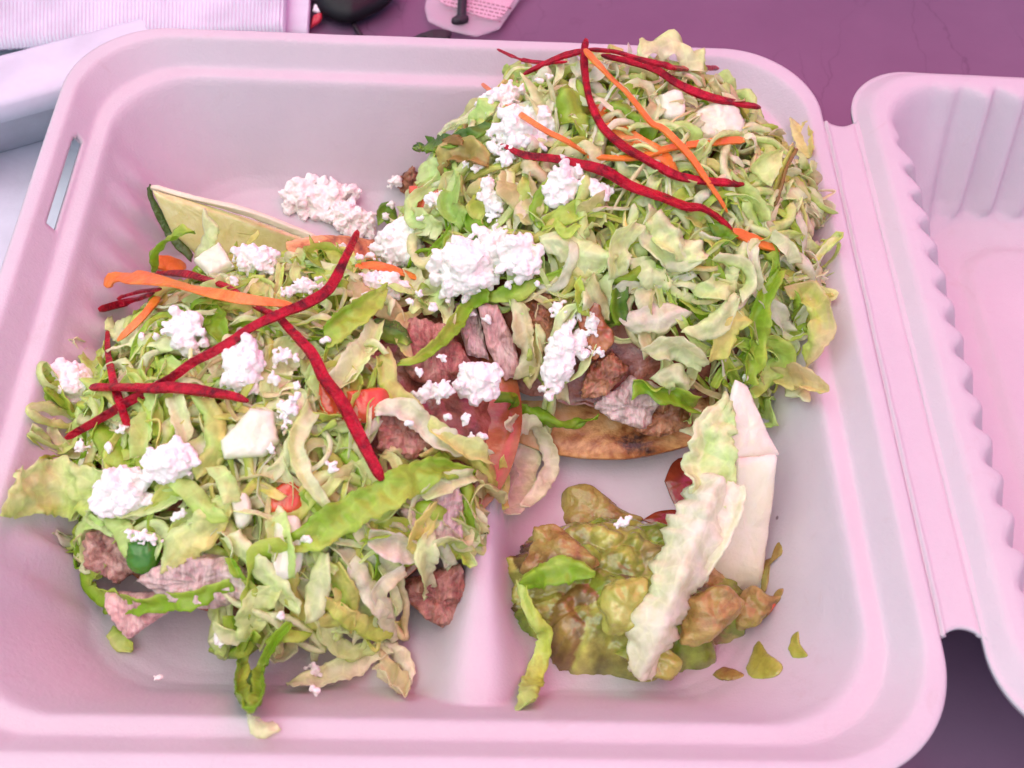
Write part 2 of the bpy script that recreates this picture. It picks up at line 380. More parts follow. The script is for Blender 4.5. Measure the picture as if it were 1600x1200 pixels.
def lid_flute(x, y, d):
    if d < .7: return 0, 0
    t = y if abs(x) > abs(y) else x
    a = sm(.75, 1.05, d)*(1-sm(2.3, 2.9, d))*(1-sm(6.6, 8.4, abs(t)))
    return 0, .17*a*(1+math.cos(2*math.pi*t/1.1))
def lid_floor(x, y):
    d = max(abs(x), abs(y)); d = -rsdf(x, y, 6.7, 1.6)
    return .5+.22*sm(-.1, .35, d)
lid = basin('lid', LH, LID, lid_floor, lid_flute, clam, cx=LCX, n=560)
# the lid lies opened flat and dips slightly away from the hinge
for v in lid.data.vertices:
    v.co.z -= (v.co.x-12.45*CM)*.012
def hinge():
    V = []; xs = np.linspace(11.42, 12.6, 34); n = 150
    for x in xs:
        u = (x-11.42)/1.18; e = .38*math.sin(math.pi*u)**.7
        for j in range(n):
            y = -8.45+e + (16.9-2*e)*j/(n-1)
            z = 4.215-.06*math.exp(-((x-11.53-.02*n1(y*1.3))/.035)**2)+.055*math.exp(-((x-11.6-.03*n1(y*1.3,4))/.04)**2)-.04*math.exp(-((x-12.46)/.05)**2)
            z += .018*n3((x*2, y*.6, 0), .8, 2)
            V.append((x, y, z))
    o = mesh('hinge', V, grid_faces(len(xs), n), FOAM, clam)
    for p in o.data.polygons: pass
    o.data.flip_normals() if o.data.polygons[0].normal.z < 0 else None
    s = o.modifiers.new('thickness','SOLIDIFY'); s.thickness = .12*CM; s.offset = -1
hinge()
# ------------------------------------------------------------------ food builders
PAL = {'white':(.92,.94,.78),'ivory':(.86,.93,.60),'cream':(.90,.95,.64),'pale':(.82,.95,.46),'mint':(.64,.86,.28),'lime':(.61,.78,.13),'green':(.30,.55,.025),'deep':(.085,.22,.015),'tan':(.78,.68,.36),'yellow':(.84,.80,.27),'lilac':(.86,.82,.68),'brown':(.37,.23,.06)}
def mixc(a, b, t): t = np.clip(t,0,1)[...,None]; return np.array(PAL[a])*(1-t)+np.array(PAL[b])*t
def ribbon(P, w, c0='pale', c1='lime', nv=None, th=.03, ruf=.12, curl=.15, roll=0.0, twist=0.0, seed=0, clear=0.28, taper=.12, amt=None, M=7, ff=1, sc=0, buck=1.0, fold=None, u0=None):
    """a shred of leaf: path P (cm), width(s) w (cm); pigment runs from c0 to c1 across and along it"""
    r = np.random.default_rng(seed+11)
    L = np.linalg.norm(np.diff(np.asarray(P), axis=0), axis=1).sum(); N = int(np.clip(L/.075, 14, 90))
    P = catmull(P, N); T = nrmz(np.gradient(P, axis=0))
    w = np.interp(np.linspace(0,1,N), np.linspace(0,1,np.size(w)), np.atleast_1d(w)) if np.size(w) > 1 else np.full(N, float(np.atleast_1d(w)[0]))
    if nv is None: nv = np.array([hn(p[0],p[1]) for p in P])*.55+nrmz(CAM-P)*.45
    Nn = nrmz(nv-T*(nv*T).sum(1,keepdims=True)); S = np.cross(T, Nn)
    tt = np.linspace(0,1,N); ro = roll+twist*(tt-.5)
    ro = ro+.25*np.array([n1(t*L*.5, seed) for t in tt])
    S2 = S*np.cos(ro)[:,None]+Nn*np.sin(ro)[:,None]; N2 = np.cross(S2, T)
    f1 = r.uniform(.7,1.3); ph = r.uniform(0,6.3,2)
    arc = np.r_[0,np.cumsum(np.linalg.norm(np.diff(P,axis=0),axis=1))]
    endt = 1-taper*(np.exp(-arc/.18)+np.exp(-(arc[-1]-arc)/.18)); e0, e1 = np.exp(-arc/.3), np.exp(-(arc[-1]-arc)/.3); sk = r.uniform(-.9,.9,2); f_, u_ = r.uniform(-.45,.45)*buck, r.uniform(-.5,.5); fold = f_ if fold is None else fold; u0 = u_ if u0 is None else u0; wm = w.max(); M = M if wm < .55 else max(M, 9 if wm < .9 else 13); us = np.linspace(-1,1,M); bk = min(.3, .04+.17*wm)*buck
    X = np.zeros((N,M,3)); Cc = np.zeros((N,M,4)); amt = r.uniform(.05,.6) if amt is None else amt; side = r.choice([-1,1])
    for j,u in enumerate(us):
        k = 0 if u < 0 else 1
        ew = np.array([1+.25*n1(a*1.6, seed+k*9.1)+.22*n1(a*5, seed+k*5.7)+.16*n1(a*13, seed+k*2.7) for a in arc])
        ew = ew+sc*(np.abs(np.sin(math.pi*arc/.42+k))-.5)
        rf = np.sin(2*math.pi*f1*ff*arc/1.25+ph[k])*.6+np.array([n1(a*1.9, seed+k*3+1) for a in arc])*.9
        fo = fold*w*(abs(u-u0)-.4)
        X[:,j] = P+S2*(u*w/2*ew*endt)[:,None]+N2*fo[:,None]+N2*((curl*w*(u*u-.35))+ruf*np.minimum(w,.8)/.5*rf*abs(u)**1.6)[:,None]
        uw = u*wm/2
        X[:,j] += N2*np.array([bk*(1.1*noise.noise((a*1.7, uw*1.9, seed*.77))+.9*(abs(noise.noise((a*2.6, uw*3.0, seed*.31)))-.2)+.35*noise.noise((a*6, uw*6, seed*.5))) for a in arc])[:,None]
        X[:,j] += T*((sk[0]*e0+sk[1]*e1)*u*w*.5+.05*noise.noise((u*4, seed*1.1, 0))*(e1-e0))[:,None]
        g = amt+.4*side*u+np.array([.6*noise.noise((a*.55, uw*.9, seed*1.3))+.4*noise.noise((a*.5, uw*9, seed*.9))+.2*noise.noise((a*4, uw*4, seed)) for a in arc])
        Cc[:,j,:3] = mixc(c0, c1, g); Cc[:,j,3] = 1-clear*np.clip(1.1-g,0,1)
    Nf = np.cross(np.gradient(X,axis=0), np.gradient(X,axis=1)); Nf = nrmz(Nf)
    sgn = np.sign((Nf*N2[:,None,:]).sum(-1).mean()) or 1; Nf *= sgn
    hth = th/2*(.55+.45*(1-np.abs(us)**3))
    A = (X+Nf*hth[None,:,None]).reshape(-1,3); B = (X-Nf*hth[None,:,None]).reshape(-1,3); K = N*M
    F = grid_faces(N,M)
    Fa = [f[::-1] for f in F] if sgn > 0 else F
    G = list(Fa)+[tuple(K+i for i in f[::-1]) for f in Fa]
    rim = [j for j in range(M)]+[i*M+M-1 for i in range(1,N)]+[(N-1)*M+j for j in range(M-2,-1,-1)]+[i*M for i in range(N-2,0,-1)]
    for a,b in zip(rim, rim[1:]+rim[:1]): G.append((a,b,K+b,K+a) if sgn < 0 else (b,a,K+a,K+b))
    col = Cc.reshape(-1,4)
    return np.vstack([A,B]), G, np.vstack([col,col])
def pxw(p): return np.linalg.norm(np.asarray(p)-CAM)/FPX      # cm per photo pixel at p
def path(pts, lift=.3, f=topz):
    out = []
    for q in pts:
        if len(q) == 4: out.append(at(q[0], q[1], q[3])); continue
        l = q[2] if len(q) > 2 else lift
        out.append(on(q[0], q[1], l, f))
    return np.array(out)
def stick(P, w, h, seed, facet=4, jag=.1, ends=.55):
    """a julienne strip: rounded square section swept along P, cut ends, uneven edges"""
    L = np.linalg.norm(np.diff(P,axis=0),axis=1).sum(); N = int(np.clip(L/.09,12,110)); P = catmull(P, N); T = nrmz(np.gradient(P,axis=0))
    w = np.interp(np.linspace(0,1,N), np.linspace(0,1,np.size(w)), np.atleast_1d(w)) if np.size(w) > 1 else np.full(N,float(np.atleast_1d(w)[0]))
    nv = np.array([hn(p[0],p[1]) for p in P])*.5+nrmz(CAM-P)*.5; Nn = nrmz(nv-T*(nv*T).sum(1,keepdims=True)); S = np.cross(T,Nn)
    M = 16; V = []; sq = [(1,-.5),(1,0),(1,.5),(1,1),(.5,1),(0,1),(-.5,1),(-1,1),(-1,.5),(-1,0),(-1,-.5),(-1,-1),(-.5,-1),(0,-1),(.5,-1),(1,-1)]
    arc = np.r_[0,np.cumsum(np.linalg.norm(np.diff(P,axis=0),axis=1))]
    for i in range(N):
        ro = .35+.9*n1(arc[i]*.4, seed); c, s = math.cos(ro), math.sin(ro); S2 = S[i]*c+Nn[i]*s; N2 = Nn[i]*c-S[i]*s
        e = min(1, ends+ (1-ends)*min(arc[i], arc[-1]-arc[i])/.15)
        for j in range(M):
            ca, sa = sq[j]; rr = .93 if abs(ca*sa) == 1 else 1.0
            k = 1+jag*n1(arc[i]*2.2, seed+j//4)+jag*.5*n1(arc[i]*5+j, seed+j)+jag*.7*n1(arc[i]*11, seed+j*3)
            wi = w[i]*(1+.16*n1(arc[i]*.9, seed+4))
            V.append(P[i]+(S2*ca*wi/2+N2*sa*h/2*min(1.15,wi/max(w.max(),.01)+.35))*rr*k*e)
    V += [P[0]-T[0]*.03, P[-1]+T[-1]*.03]; F = grid_faces(N,M,True)
    F += [(N*M,(j+1)%M,j) for j in range(M)]+[(N*M+1,(N-1)*M+j,(N-1)*M+(j+1)%M) for j in range(M)]
    return np.array(V), F
def slab(poly, thick, lift=.2, f=topz, nmix=.5, seed=0, dome=3.0, rough=.08, nf=1.7, below=.6, K=12, n=84, tilt=None, flat=False, base=None, smoothpoly=True, fine=.55):
    """a lump or slice whose outline (seen from the photo's viewpoint) is poly; it has its own thickness"""
    c2 = np.mean(np.array(poly,float),0); c = on(c2[0],c2[1],lift,f) if base is None else np.array(base,float)
    nv = nrmz(hn(c[0],c[1],f)*(1-nmix)+nrmz(CAM-c)*nmix) if tilt is None else nrmz(np.array(tilt,float))
    Pb = []
    for q in poly:
        d = ray(q[0],q[1]); t = ((c-CAM)@nv)/(d@nv); Pb.append(CAM+d*t)
    Pb = np.array(Pb+[Pb[0]])
    if smoothpoly: B = catmull(Pb, n+1)[:-1]
    else:
        seg = np.r_[0,np.cumsum(np.linalg.norm(np.diff(Pb,axis=0),axis=1))]; s = np.linspace(0,seg[-1],n,endpoint=False); B = np.stack([np.interp(s,seg,Pb[:,k]) for k in range(3)],1)
    c = B.mean(0); V = []; sides = []
    for sgn, th in ((1,thick),(-1,thick*below)):
        rows = range(1,K+1) if sgn > 0 else range(1,K)
        sides.append(len(V))
        V.append(c+nv*sgn*th)
        for k in rows:
            r = math.sin(k/K*math.pi/2); hgt = th*(max(0,1-r**dome))**(1/2.0 if not flat else 1/dome)
            for b in B: V.append(c+(b-c)*r+nv*sgn*hgt)
    V = np.array(V)
    R_ = max(np.linalg.norm(B-c, axis=1)); nz_ = V-c
    for i,v in enumerate(V):
        hn_ = nz_[i]@nv; lat = nz_[i]-nv*hn_; q = np.linalg.norm(lat)/R_
        d = fbm(v, nf, seed*3.7, 3)*rough+n3(v, nf*4, seed)*rough*fine
        V[i] = v+nv*(1 if hn_ >= 0 else -1)*d*1.6*(1-.5*q*q)+lat/(R_+1e-6)*q*d*1.3
    F = []
    o0 = 0
    for j in range(n): F.append((0, 1+j, 1+(j+1)%n))
    F += grid_faces(K, n, True, 1)
    o1 = sides[1]
    for j in range(n): F.append((o1, o1+1+(j+1)%n, o1+1+j))
    F += [f_[::-1] for f_ in grid_faces(K-1, n, True, o1+1)]
    a = 1+(K-1)*n; b = o1+1+(K-2)*n
    for j in range(n): F.append((a+j, b+j, b+(j+1)%n, a+(j+1)%n))
    return V, [f_[::-1] for f_ in F] if False else F
def put(name, VF, mat, label, cat, group=None, kind=None, parent=None, col=None):
    o = mesh(name, VF[0], VF[1], mat, parent, col=VF[2] if len(VF) > 2 else col)
    bm = bmesh.new(); bm.from_mesh(o.data); bmesh.ops.recalc_face_normals(bm, faces=bm.faces); bm.to_mesh(o.data); bm.free()
    if name.endswith('_strip'): o.data.set_sharp_from_angle(angle=math.radians(38))
    return tag(o, label, cat, group, kind)
REMESH = []
_ico = {}
def ico(sub):
    if sub not in _ico:
        bm = bmesh.new(); bmesh.ops.create_icosphere(bm, subdivisions=sub, radius=1)
        _ico[sub] = (np.array([v.co[:] for v in bm.verts]), [tuple(v.index for v in f.verts) for f in bm.faces]); bm.free()
    return _ico[sub]
def clump(px, py, rx, ry, ang, lift, seed, f=topz):
    """a crumbled piece of fresh cheese: many grains of uneven size fused together"""
    r = np.random.default_rng(seed+500); c = on(px,py,lift,f); s = pxw(c); nv = nrmz(CAM-c)
    X = nrmz(np.cross([0,1.,0],nv)); X = RM[:,0]; Y = RM[:,1]; a = -math.radians(ang)
    U = X*math.cos(a)+Y*math.sin(a); W = -X*math.sin(a)+Y*math.cos(a)
    A, B = rx*s, ry*s; D = min(A,B)*.8; V = []; F = []
    V0, F0 = ico(2); n = int(np.clip(52*(A*B)/(.35*.35), 14, 170))
    for k in range(n):
        q = r.normal(size=3); q = q/np.linalg.norm(q)*r.uniform(0,1)**.5*r.choice([1,1,1,1.15])
        big = k < max(3, n//14)
        g = min(A,B)*(r.uniform(.36,.58) if big else r.uniform(.10,.33)); g = max(g, .05)
        if big: q = q*.62
        p = c+U*q[0]*A*.95+W*q[1]*B*.95+nv*(q[2]*D*.6)
        sc = r.uniform(.6,1.3,3)*g; rot = np.linalg.qr(r.normal(size=(3,3)))[0]; jit = np.array([1+.42*n3(v, 1.5, k*2.7+seed)+.08*r.normal() for v in V0])
        F += [tuple(i+len(V) for i in t) for t in F0]
        V += [p+rot@(v*sc*j_) for v,j_ in zip(V0,jit)]
    return V, F
def put_clump(px, py, rx, ry, ang=0, lift=.35, seed=0, label=None, group=None, name='cheese_crumble', f=topz):
    V, F = clump(px,py,rx,ry,ang,lift,seed,f)
    o = put(name, (V,F), CHEESE, label, 'cheese', group); m = o.modifiers.new('fuse','REMESH'); m.mode = 'VOXEL'; m.voxel_size = (.026 if min(rx,ry) < 25 else .032)*CM; m.use_smooth_shade = True
    REMESH.append(o); return o
# ------------------------------------------------------------------ the two tostadas under the lettuce
def tostada(cx, cy, a, b, zf, top, label, mt, zt):
    root = tag(empty('tostada', (cx, cy, zf(cx,cy))), label, 'tostada')
    n, K = 120, 14; V = []
    for sgn in (1, -1):
        for k in range(1, K+1):
            r = k/K
            for j in range(n):
                q = 2*math.pi*j/n; rr = r*(1+.03*n1(math.cos(q)*1.5+math.sin(q)*2.2, cx))
                x, y = cx+a*rr*math.cos(q), cy+b*rr*math.sin(q)
                z = zf(x,y)+.25*r**3+.12*n3((x,y,0), .55, cx)*r+.03*n3((x,y,0), 2.5, cx)
                V.append((x, y, z+sgn*.1*(1-.5*r**12)))
    F = [tuple(range(n))]+grid_faces(K, n, True)
    F += [f[::-1] for f in grid_faces(K, n, True, K*n)]+[tuple(K*n+j for j in range(n-1,-1,-1))]
    F += [((K-1)*n+j, (2*K-1)*n+j, (2*K-1)*n+(j+1)%n, (K-1)*n+(j+1)%n) for j in range(n)]
    put('tortilla', (V, F), mt, None, None, parent=root)
    # meat and bean filling that shows in the gaps between the shreds
    n, K = 150, 44; V = []; F = []
    for k in range(1, K+1):
        r = math.sin(k/K*math.pi/2)*.96
        for j in range(n):
            q = 2*math.pi*j/n; x, y = cx+a*r*math.cos(q), cy+b*r*math.sin(q)*(.84 if cx > 0 and math.sin(q) < 0 else 1); t = max(top(x,y), zf(x,y)+.1)
            V.append((x, y, max(t-.62+.34*fbm((x,y,0), 1.5, cx, 4), zf(x,y)-.02)))
    F = [tuple(range(n))]+grid_faces(K, n, True)
    put('bean_filling', (V, F), BEANS, None, None, parent=root)
zL = lambda x, y: 1.0+1.35*float(sm(-2.8, 1.5, x))
zR = lambda x, y: 2.75+.33*(y-3.5)+.05*(x-4.9)
tostada(-3.75, -1.3, 6.05, 5.7, zL, pileL, 'left tostada with a sauce soaked orange red rim under crossed beet strips', TORTRED, 1.0)
tostada(4.9, 3.5, 6.15, 5.6, zR, pileR, 'right tostada with a charred golden front rim, leaning on the back wall under pale lettuce', TORT, 0)
# meat, tomato and chile pieces (outline, thickness cm, lift, material ...)
def piece(name, poly, thick, lift, mat, label, cat, group=None, f=topz, **k):
    if cat == 'meat':
        thick *= .72; k['rough'] = k.get('rough',.08)*1.25; k.setdefault('dome', 6.0); k.setdefault('nmix', .35); k['smoothpoly'] = False; k.setdefault('n', 110); k.setdefault('nf', 2.2); k.setdefault('fine', .7)
    return put(name, slab(poly, thick, lift, f, **k), mat, label, cat, group)
piece('meat_slice', [(747,477),(777,474),(802,530),(818,590),(789,595),(762,545)], .22, .15, MEATPINK, 'pink meat slice with a pale edge between the two heaps, below the green lettuce blade', 'meat', seed=1, rough=.05)
piece('meat_slice', [(706,474),(744,477),(764,562),(730,556)], .22, .02, MEATGREY, 'grey meat slice tucked left of the pink slice between the two heaps', 'meat', seed=2, rough=.05)
piece('meat_chunk', [(134,838),(165,816),(205,828),(232,880),(185,912),(142,884)], .45, .1, MEAT, 'brown browned meat chunk left of the green chile on the left heap', 'meat', seed=3, rough=.09)
piece('meat_chunk', [(165,925),(260,925),(266,955),(205,996),(180,972)], .35, .55, MEATPINK, 'pinkish wedge of meat hanging below the curled green lettuce strip at the front left', 'meat', seed=4, rough=.05)
piece('meat_chunk', [(215,905),(290,860),(370,872),(410,930),(335,952),(262,938)], .4, .1, MEATGREY, 'grey grilled meat slice behind the curled green lettuce strip at the front left', 'meat', seed=5, rough=.08)
piece('meat_chunk', [(606,915),(655,900),(721,878),(733,930),(747,984),(721,999),(672,970)], .5, .55, MEATRED, 'reddish brown meat chunk with a ragged tip overhanging the front divider', 'meat', seed=6, rough=.09, smoothpoly=False, n=90)
piece('meat_chunk', [(622,790),(657,758),(719,756),(722,842),(690,850),(640,830)], .35, .1, MEATGREY, 'grey pink meat piece with a dark skin on the right slope of the left heap', 'meat', seed=7, rough=.07)
piece('chicken_piece', [(920,570),(957,548),(986,571),(950,614),(905,624)], .3, .15, CHAR, 'brown charred chicken piece right of the long white cheese crumble', 'meat', seed=8, rough=.08)
piece('chicken_piece', [(926,632),(987,588),(1040,612),(1010,670),(950,655)], .3, .1, MEATGREY, 'pale chicken piece with black specks above the charred tostada rim', 'meat', seed=9, rough=.08)
piece('chicken_piece', [(1020,600),(1075,640),(1085,668),(1030,684),(985,668)], .25, .05, CHAR, 'flat chicken shred with dark char resting on the right tostada front rim', 'meat', seed=19, rough=.08)
piece('chicken_piece', [(618,282),(645,258),(664,285),(640,310)], .3, .2, CHAR, 'small dark browned chicken bit at the left tip of the right heap', 'meat', seed=10, rough=.1)
piece('meat_slice', [(640,500),(700,510),(735,575),(690,605),(640,590),(620,550)], .3, -.15, MEATRED, 'reddish flat meat piece behind the pink cheese crumbs in the valley between the heaps', 'meat', seed=11, rough=.08)
piece('meat_slice', [(590,640),(650,640),(690,690),(640,720),(590,700)], .3, -.1, MEATRED, 'dark red brown meat piece under the thick beet strip on the left heap', 'meat', seed=12, rough=.08)
piece('meat_slice', [(820,470),(850,450),(880,480),(860,540),(830,530)], .3, -.05, CHAR, 'dark brown chicken piece behind the long white cheese crumble', 'meat', seed=13, rough=.1)
piece('sauced_bit', [(905,470),(935,462),(945,500),(960,530),(925,560),(905,520)], .2, .3, TORTRED, 'orange brown sauce soaked bit at the top right of the long white cheese crumble', 'sauced bit', seed=14, rough=.1)
piece('tomato_slice', [(541,612),(598,606),(606,632),(572,662),(545,652)], .22, .25, TOMATO, 'bright red orange tomato slice right of the thick beet strip on the left heap', 'tomato', seed=15, rough=.03)
piece('tomato_slice', [(499,600),(520,606),(545,660),(520,665),(500,640)], .18, .2, TOMATO, 'orange tomato sliver peeking out left of the thick beet strip', 'tomato', seed=16, rough=.03)
piece('tomato_slice', [(420,770),(455,750),(480,775),(468,800),(425,800)], .2, .1, TOMATO, 'pale pink tomato piece in the middle of the left heap', 'tomato', seed=17, rough=.04)
piece('tomato_slice', [(640,292),(690,288),(690,330),(650,335)], .2, .05, TOMATO, 'small orange tomato piece under lettuce at the left tip of the right heap', 'tomato', seed=18, rough=.04)
piece('green_chile', [(200,846),(245,838),(249,878),(226,899),(202,886)], .32, .4, CHILE, 'glossy dark green chile slice at the front left of the left heap', 'chile', seed=20, rough=.03)
piece('tortilla_flap', [(445,378),(500,368),(560,372),(605,380),(600,400),(540,410),(460,404)], .12, .5, TORT, 'pale orange fold of tortilla behind the tip of the tall beet strip', 'tortilla', seed=21, rough=.04)
piece('cabbage_core', [(345,690),(392,638),(428,644),(438,690),(414,714),(350,718)], .3, .45, RIB, 'thick white lettuce rib block right of the round cheese crumble on the left heap', 'lettuce rib', seed=22, rough=.03, dome=8, smoothpoly=False)
piece('rib_block', [(304,410),(345,380),(367,418),(330,437)], .28, .5, RIB, 'squared pale green rib chunk beside the broad carrot strip', 'lettuce rib', seed=23, rough=.03, dome=7, smoothpoly=False)
piece('rib_block', [(1030,152),(1062,145),(1069,190),(1032,187)], .3, .3, RIB, 'squared glassy white rib cube near the top of the right heap', 'lettuce rib', seed=24, rough=.04, dome=7)
piece('rib_block', [(1075,185),(1120,160),(1157,176),(1160,212),(1100,220)], .28, .25, RIB, 'broad yellowish white rib slab under the upper right beet strip', 'lettuce rib', seed=25, rough=.05, dome=6)
piece('rib_block', [(360,778),(385,768),(395,810),(372,826)], .25, .2, RIB, 'small cream rib piece in the dark gap at the middle of the left heap', 'lettuce rib', seed=26, rough=.03, dome=6)
piece('rib_block', [(430,806),(468,812),(470,890),(425,898)], .2, .35, RIB, 'upright pale rib piece above the white ribbon at the front of the left heap', 'lettuce rib', seed=27, rough=.04, dome=5)
# ------------------------------------------------------------------ beet and carrot strips
def rigid(P):
    # a stiff strip bridges dips: its distance from the eye follows a smooth curve resting on the high spots
    D = P-CAM; t = np.linalg.norm(D, axis=1); D = D/t[:,None]; a = np.r_[0, np.cumsum(np.linalg.norm(np.diff(D,axis=0),axis=1))]; a = a/a[-1]
    wt = np.ones(len(t)); dg = min(3 if len(t) > 5 else 2, len(t)-2) if len(t) > 3 else 1
    for _ in range(6):
        c = np.polyfit(a, t, dg, w=wt); e = t-np.polyval(c, a); wt = np.where(e > .25, .12, 1.0)
    tf = np.polyval(c, a); tf -= max(0, np.percentile(tf-t, 75))
    return CAM+D*tf[:,None]
def strip(name, pts, wpx, mat, label, cat, seed, lift=.55, hh=.75, **k):
    P = rigid(path(pts, lift)); s = pxw(P[len(P)//2]); w_ = np.array(wpx, float)*s if np.size(wpx) > 1 else wpx*s
    return put(name, stick(P, w_*(.86 if mat == BEET else .95), float(np.mean(w_))*.5*(hh or .5), seed, **k), mat, label, cat, 'beet and carrot strips')
B = 'beet_strip'
strip(B, [(559,361,1.5),(540,402,1.3),(517,447,1.05),(487,470,.95),(442,489,.95),(394,511,.9),(349,541,.85),(300,567,.75),(262,594,.65),(210,622,.55),(157,654,.6),(103,685,.75)], [12,15,18,20,18,17,17,17,17,16,14,13], BEET, 'long dark red beet strip running diagonally across the left heap with its tip sticking up', 'beet strip', 31)
strip(B, [(141,605),(195,605),(240,607),(270,605),(319,611),(360,618),(387,627)], [15,17,19,20,20,18,12], BEET, 'short level crimson beet strip lying across the long diagonal one on the left heap', 'beet strip', 32, .85)
strip(B, [(244,426),(289,428),(326,438),(360,451),(390,474),(428,492)], [12,13,14,13,12,11], BEET, 'thin dark beet strip passing under the broad carrot strip on the left heap', 'beet strip', 33, .5)
strip(B, [(432,491),(457,519),(487,552),(506,590),(532,624),(555,669),(574,706),(597,750)], [13,17,20,22,23,24,24,20], BEET, 'thick bright red beet strip sloping down the right side of the left heap', 'beet strip', 34, .75)
strip(B, [(168,517),(169,552),(176,590),(184,620),(200,668)], [8,10,12,13,14], BEET, 'short thin upright beet strip at the left edge of the left heap', 'beet strip', 35, .5)
strip(B, [(155,484),(187,475),(212,468),(240,458)], [12,13,12,9], BEET, 'short beet strip end sticking out left below the broad carrot strip', 'beet strip', 36, .6)
strip(B, [(184,466),(217,456),(251,452)], [9,12,10], BEET, 'dark purple beet stub between the broad carrot strip and the heap', 'beet strip', 37, .75)
strip(B, [(777,77,1.2),(811,92,.9),(849,98,.7),(885,97,.6)], [5,7,9,8], BEET, 'thin beet strip pointing left over the back of the right heap', 'beet strip', 38)
strip(B, [(818,116,.6),(849,101,.75),(879,88,.9),(912,79,1.0)], [9,12,13,12], BEET, 'short beet strip curving up to the top knot of the right heap', 'beet strip', 39)
strip(B, [(916,61,1.3),(913,80,1.1),(914,112,.8),(922,157,.6),(942,199,.55),(972,227,.6),(1006,247,.6),(1036,264,.6),(1062,276,.6),(1105,283,.6),(1162,287,.65)], [12,13,13,13,15,17,17,16,15,15,13], BEET, 'long dark beet strip bending from the top knot down across the right heap', 'beet strip', 40)
strip(B, [(920,77,1.2),(961,81,1.1),(1006,94,.9),(1036,101,.8),(1064,107,.75),(1122,106,.7)], [10,12,13,13,12,9], BEET, 'upper of the two beet strips pointing right at the top of the right heap', 'beet strip', 41)
strip(B, [(940,86,.9),(987,97,.8),(1025,109,.75),(1056,129,.7),(1097,148,.7),(1150,161,.7),(1187,167,.7)], [9,11,13,14,16,18,14], BEET, 'lower thicker beet strip pointing right at the top of the right heap', 'beet strip', 42, .6)
strip(B, [(783,226,.8),(819,242),(860,247),(901,255),(942,266),(987,291),(1032,307),(1070,322),(1094,324),(1116,335),(1143,358)], [7,13,14,15,20,23,23,22,19,12,9], BEET, 'long bright crimson beet strip crossing the middle of the right heap over white cheese', 'beet strip', 43, .65)
R_ = 'carrot_strip'
strip(R_, [(163,440,1.0),(202,433,.95),(262,442,.95),(319,455,.95),(375,466,.95),(456,476,.9)], [26,36,32,24,20,9], CARROT, 'broad flat orange carrot strip with a wide left end on the left heap', 'carrot strip', 51, hh=.3)
strip(R_, [(240,408),(262,412),(290,416)], [20,24,16], CARROT, 'stubby orange carrot chunk behind the broad carrot strip', 'carrot strip', 52, .5, hh=.5)
strip(R_, [(247,464),(225,492),(202,515),(184,532)], [16,13,12,7], CARROT, 'short thin carrot strip pointing down left below the broad one', 'carrot strip', 53, .5)
strip(R_, [(556,416),(594,416),(631,427),(661,438)], [14,22,18,8], CARROT, 'orange carrot shaving lying in the pink cheese between the heaps', 'carrot strip', 54, .35, hh=.3)
strip(R_, [(753,131,.8),(800,169,.6),(849,202,.6),(886,221,.55),(916,240,.5)], [7,9,10,10,9], CARROT, 'thin pale carrot strip lying over the cheese at the upper left of the right heap', 'carrot strip', 55)
strip(R_, [(914,77,1.3),(931,97,1.1),(957,124,.95),(984,150,.9),(1017,191,.85),(1037,202,.8),(1075,240,.8),(1101,277,.75),(1124,311,.6),(1136,331,.5)], [13,13,11,10,11,12,12,11,8,6], CARROT, 'longest thin carrot strip running from the top knot down the right heap', 'carrot strip', 56)
strip(R_, [(931,165,.3),(961,199,.3),(999,225,.35),(1036,244,.4),(1060,272,.4)], [22,30,28,24,12], CARROT, 'wide orange carrot shaving under the bending beet strip on the right heap', 'carrot strip', 57, hh=.25)
strip(R_, [(918,245),(969,247),(1002,245),(1044,232),(1075,227),(1124,221),(1164,219)], [9,11,12,12,12,14,13], CARROT, 'level orange carrot strip pointing right across the right heap', 'carrot strip', 58, .5)
strip(R_, [(1144,360),(1176,375),(1218,391)], [14,19,13], CARROT, 'short orange carrot piece at the lower end of the long crimson beet strip', 'carrot strip', 59, .5)
# ------------------------------------------------------------------ lettuce shreds seen one by one
LM = [('the long diagonal beet',330,555),('the level beet strip',265,608),('the thick beet strip',540,640),('the broad carrot strip',310,452),('the tall cheese crumble',378,575),('the wide cheese crumble',266,722),('the ragged cheese crumble',187,768),('the white rib block',390,680),('the green chile',224,868),('the lime wedge',350,340),('the big green leaf',560,800),('the hanging green loop',395,1050),('the curled green strip',240,935),('the reddish meat chunk',680,940),('the red tomato',572,632),('the yellow leaf piece',657,825),('the upright beet strip',178,590),('the round cheese crumble',289,518),('the flat mottled leaf',80,765),('the front white ribbon',415,895),('the divider arch',830,720),('the valley cheese crumble',747,598),('the pointed green blade',575,475),
 ('the bending beet strip',930,170),('the crimson beet strip',980,290),('the topmost beet strips',1050,110),('the longest thin carrot',1060,215),('the orange carrot end',1180,376),('the biggest cheese crumble',812,203),('the finger shaped crumble',769,312),('the big bright crumble',727,420),('the long white crumble',882,552),('the large lettuce curl',1275,500),('the cabbage piece',1150,640),('the charred chicken',950,590),('the glassy rib cube',1048,168),('the white folded strip',970,390),('the veined pale leaf',895,395),('the smooth white ribbon',1125,500),('the carrot shaving',1000,225),('the olive stalk',1225,270),('the long green strand',1187,500),('the tall crimson-side crumble',882,285)]
USED = set()
def project(p):
    q = (np.asarray(p)-CAM) @ RM; return 800+FPX*q[0]/-q[2], 600-FPX*q[1]/-q[2]
def where(what, p):
    x, y = project(p); o = sorted(LM, key=lambda l: (l[1]-x)**2+(l[2]-y)**2)[:5]
    for i in range(5):
        for j in range(i+1, 5):
            t = f'{what} between {o[i][0]} and {o[j][0].replace("the ","")}'
            if t not in USED: USED.add(t); return t
    return t
GL, GR = 'lettuce shreds of the left heap', 'lettuce shreds of the right heap'
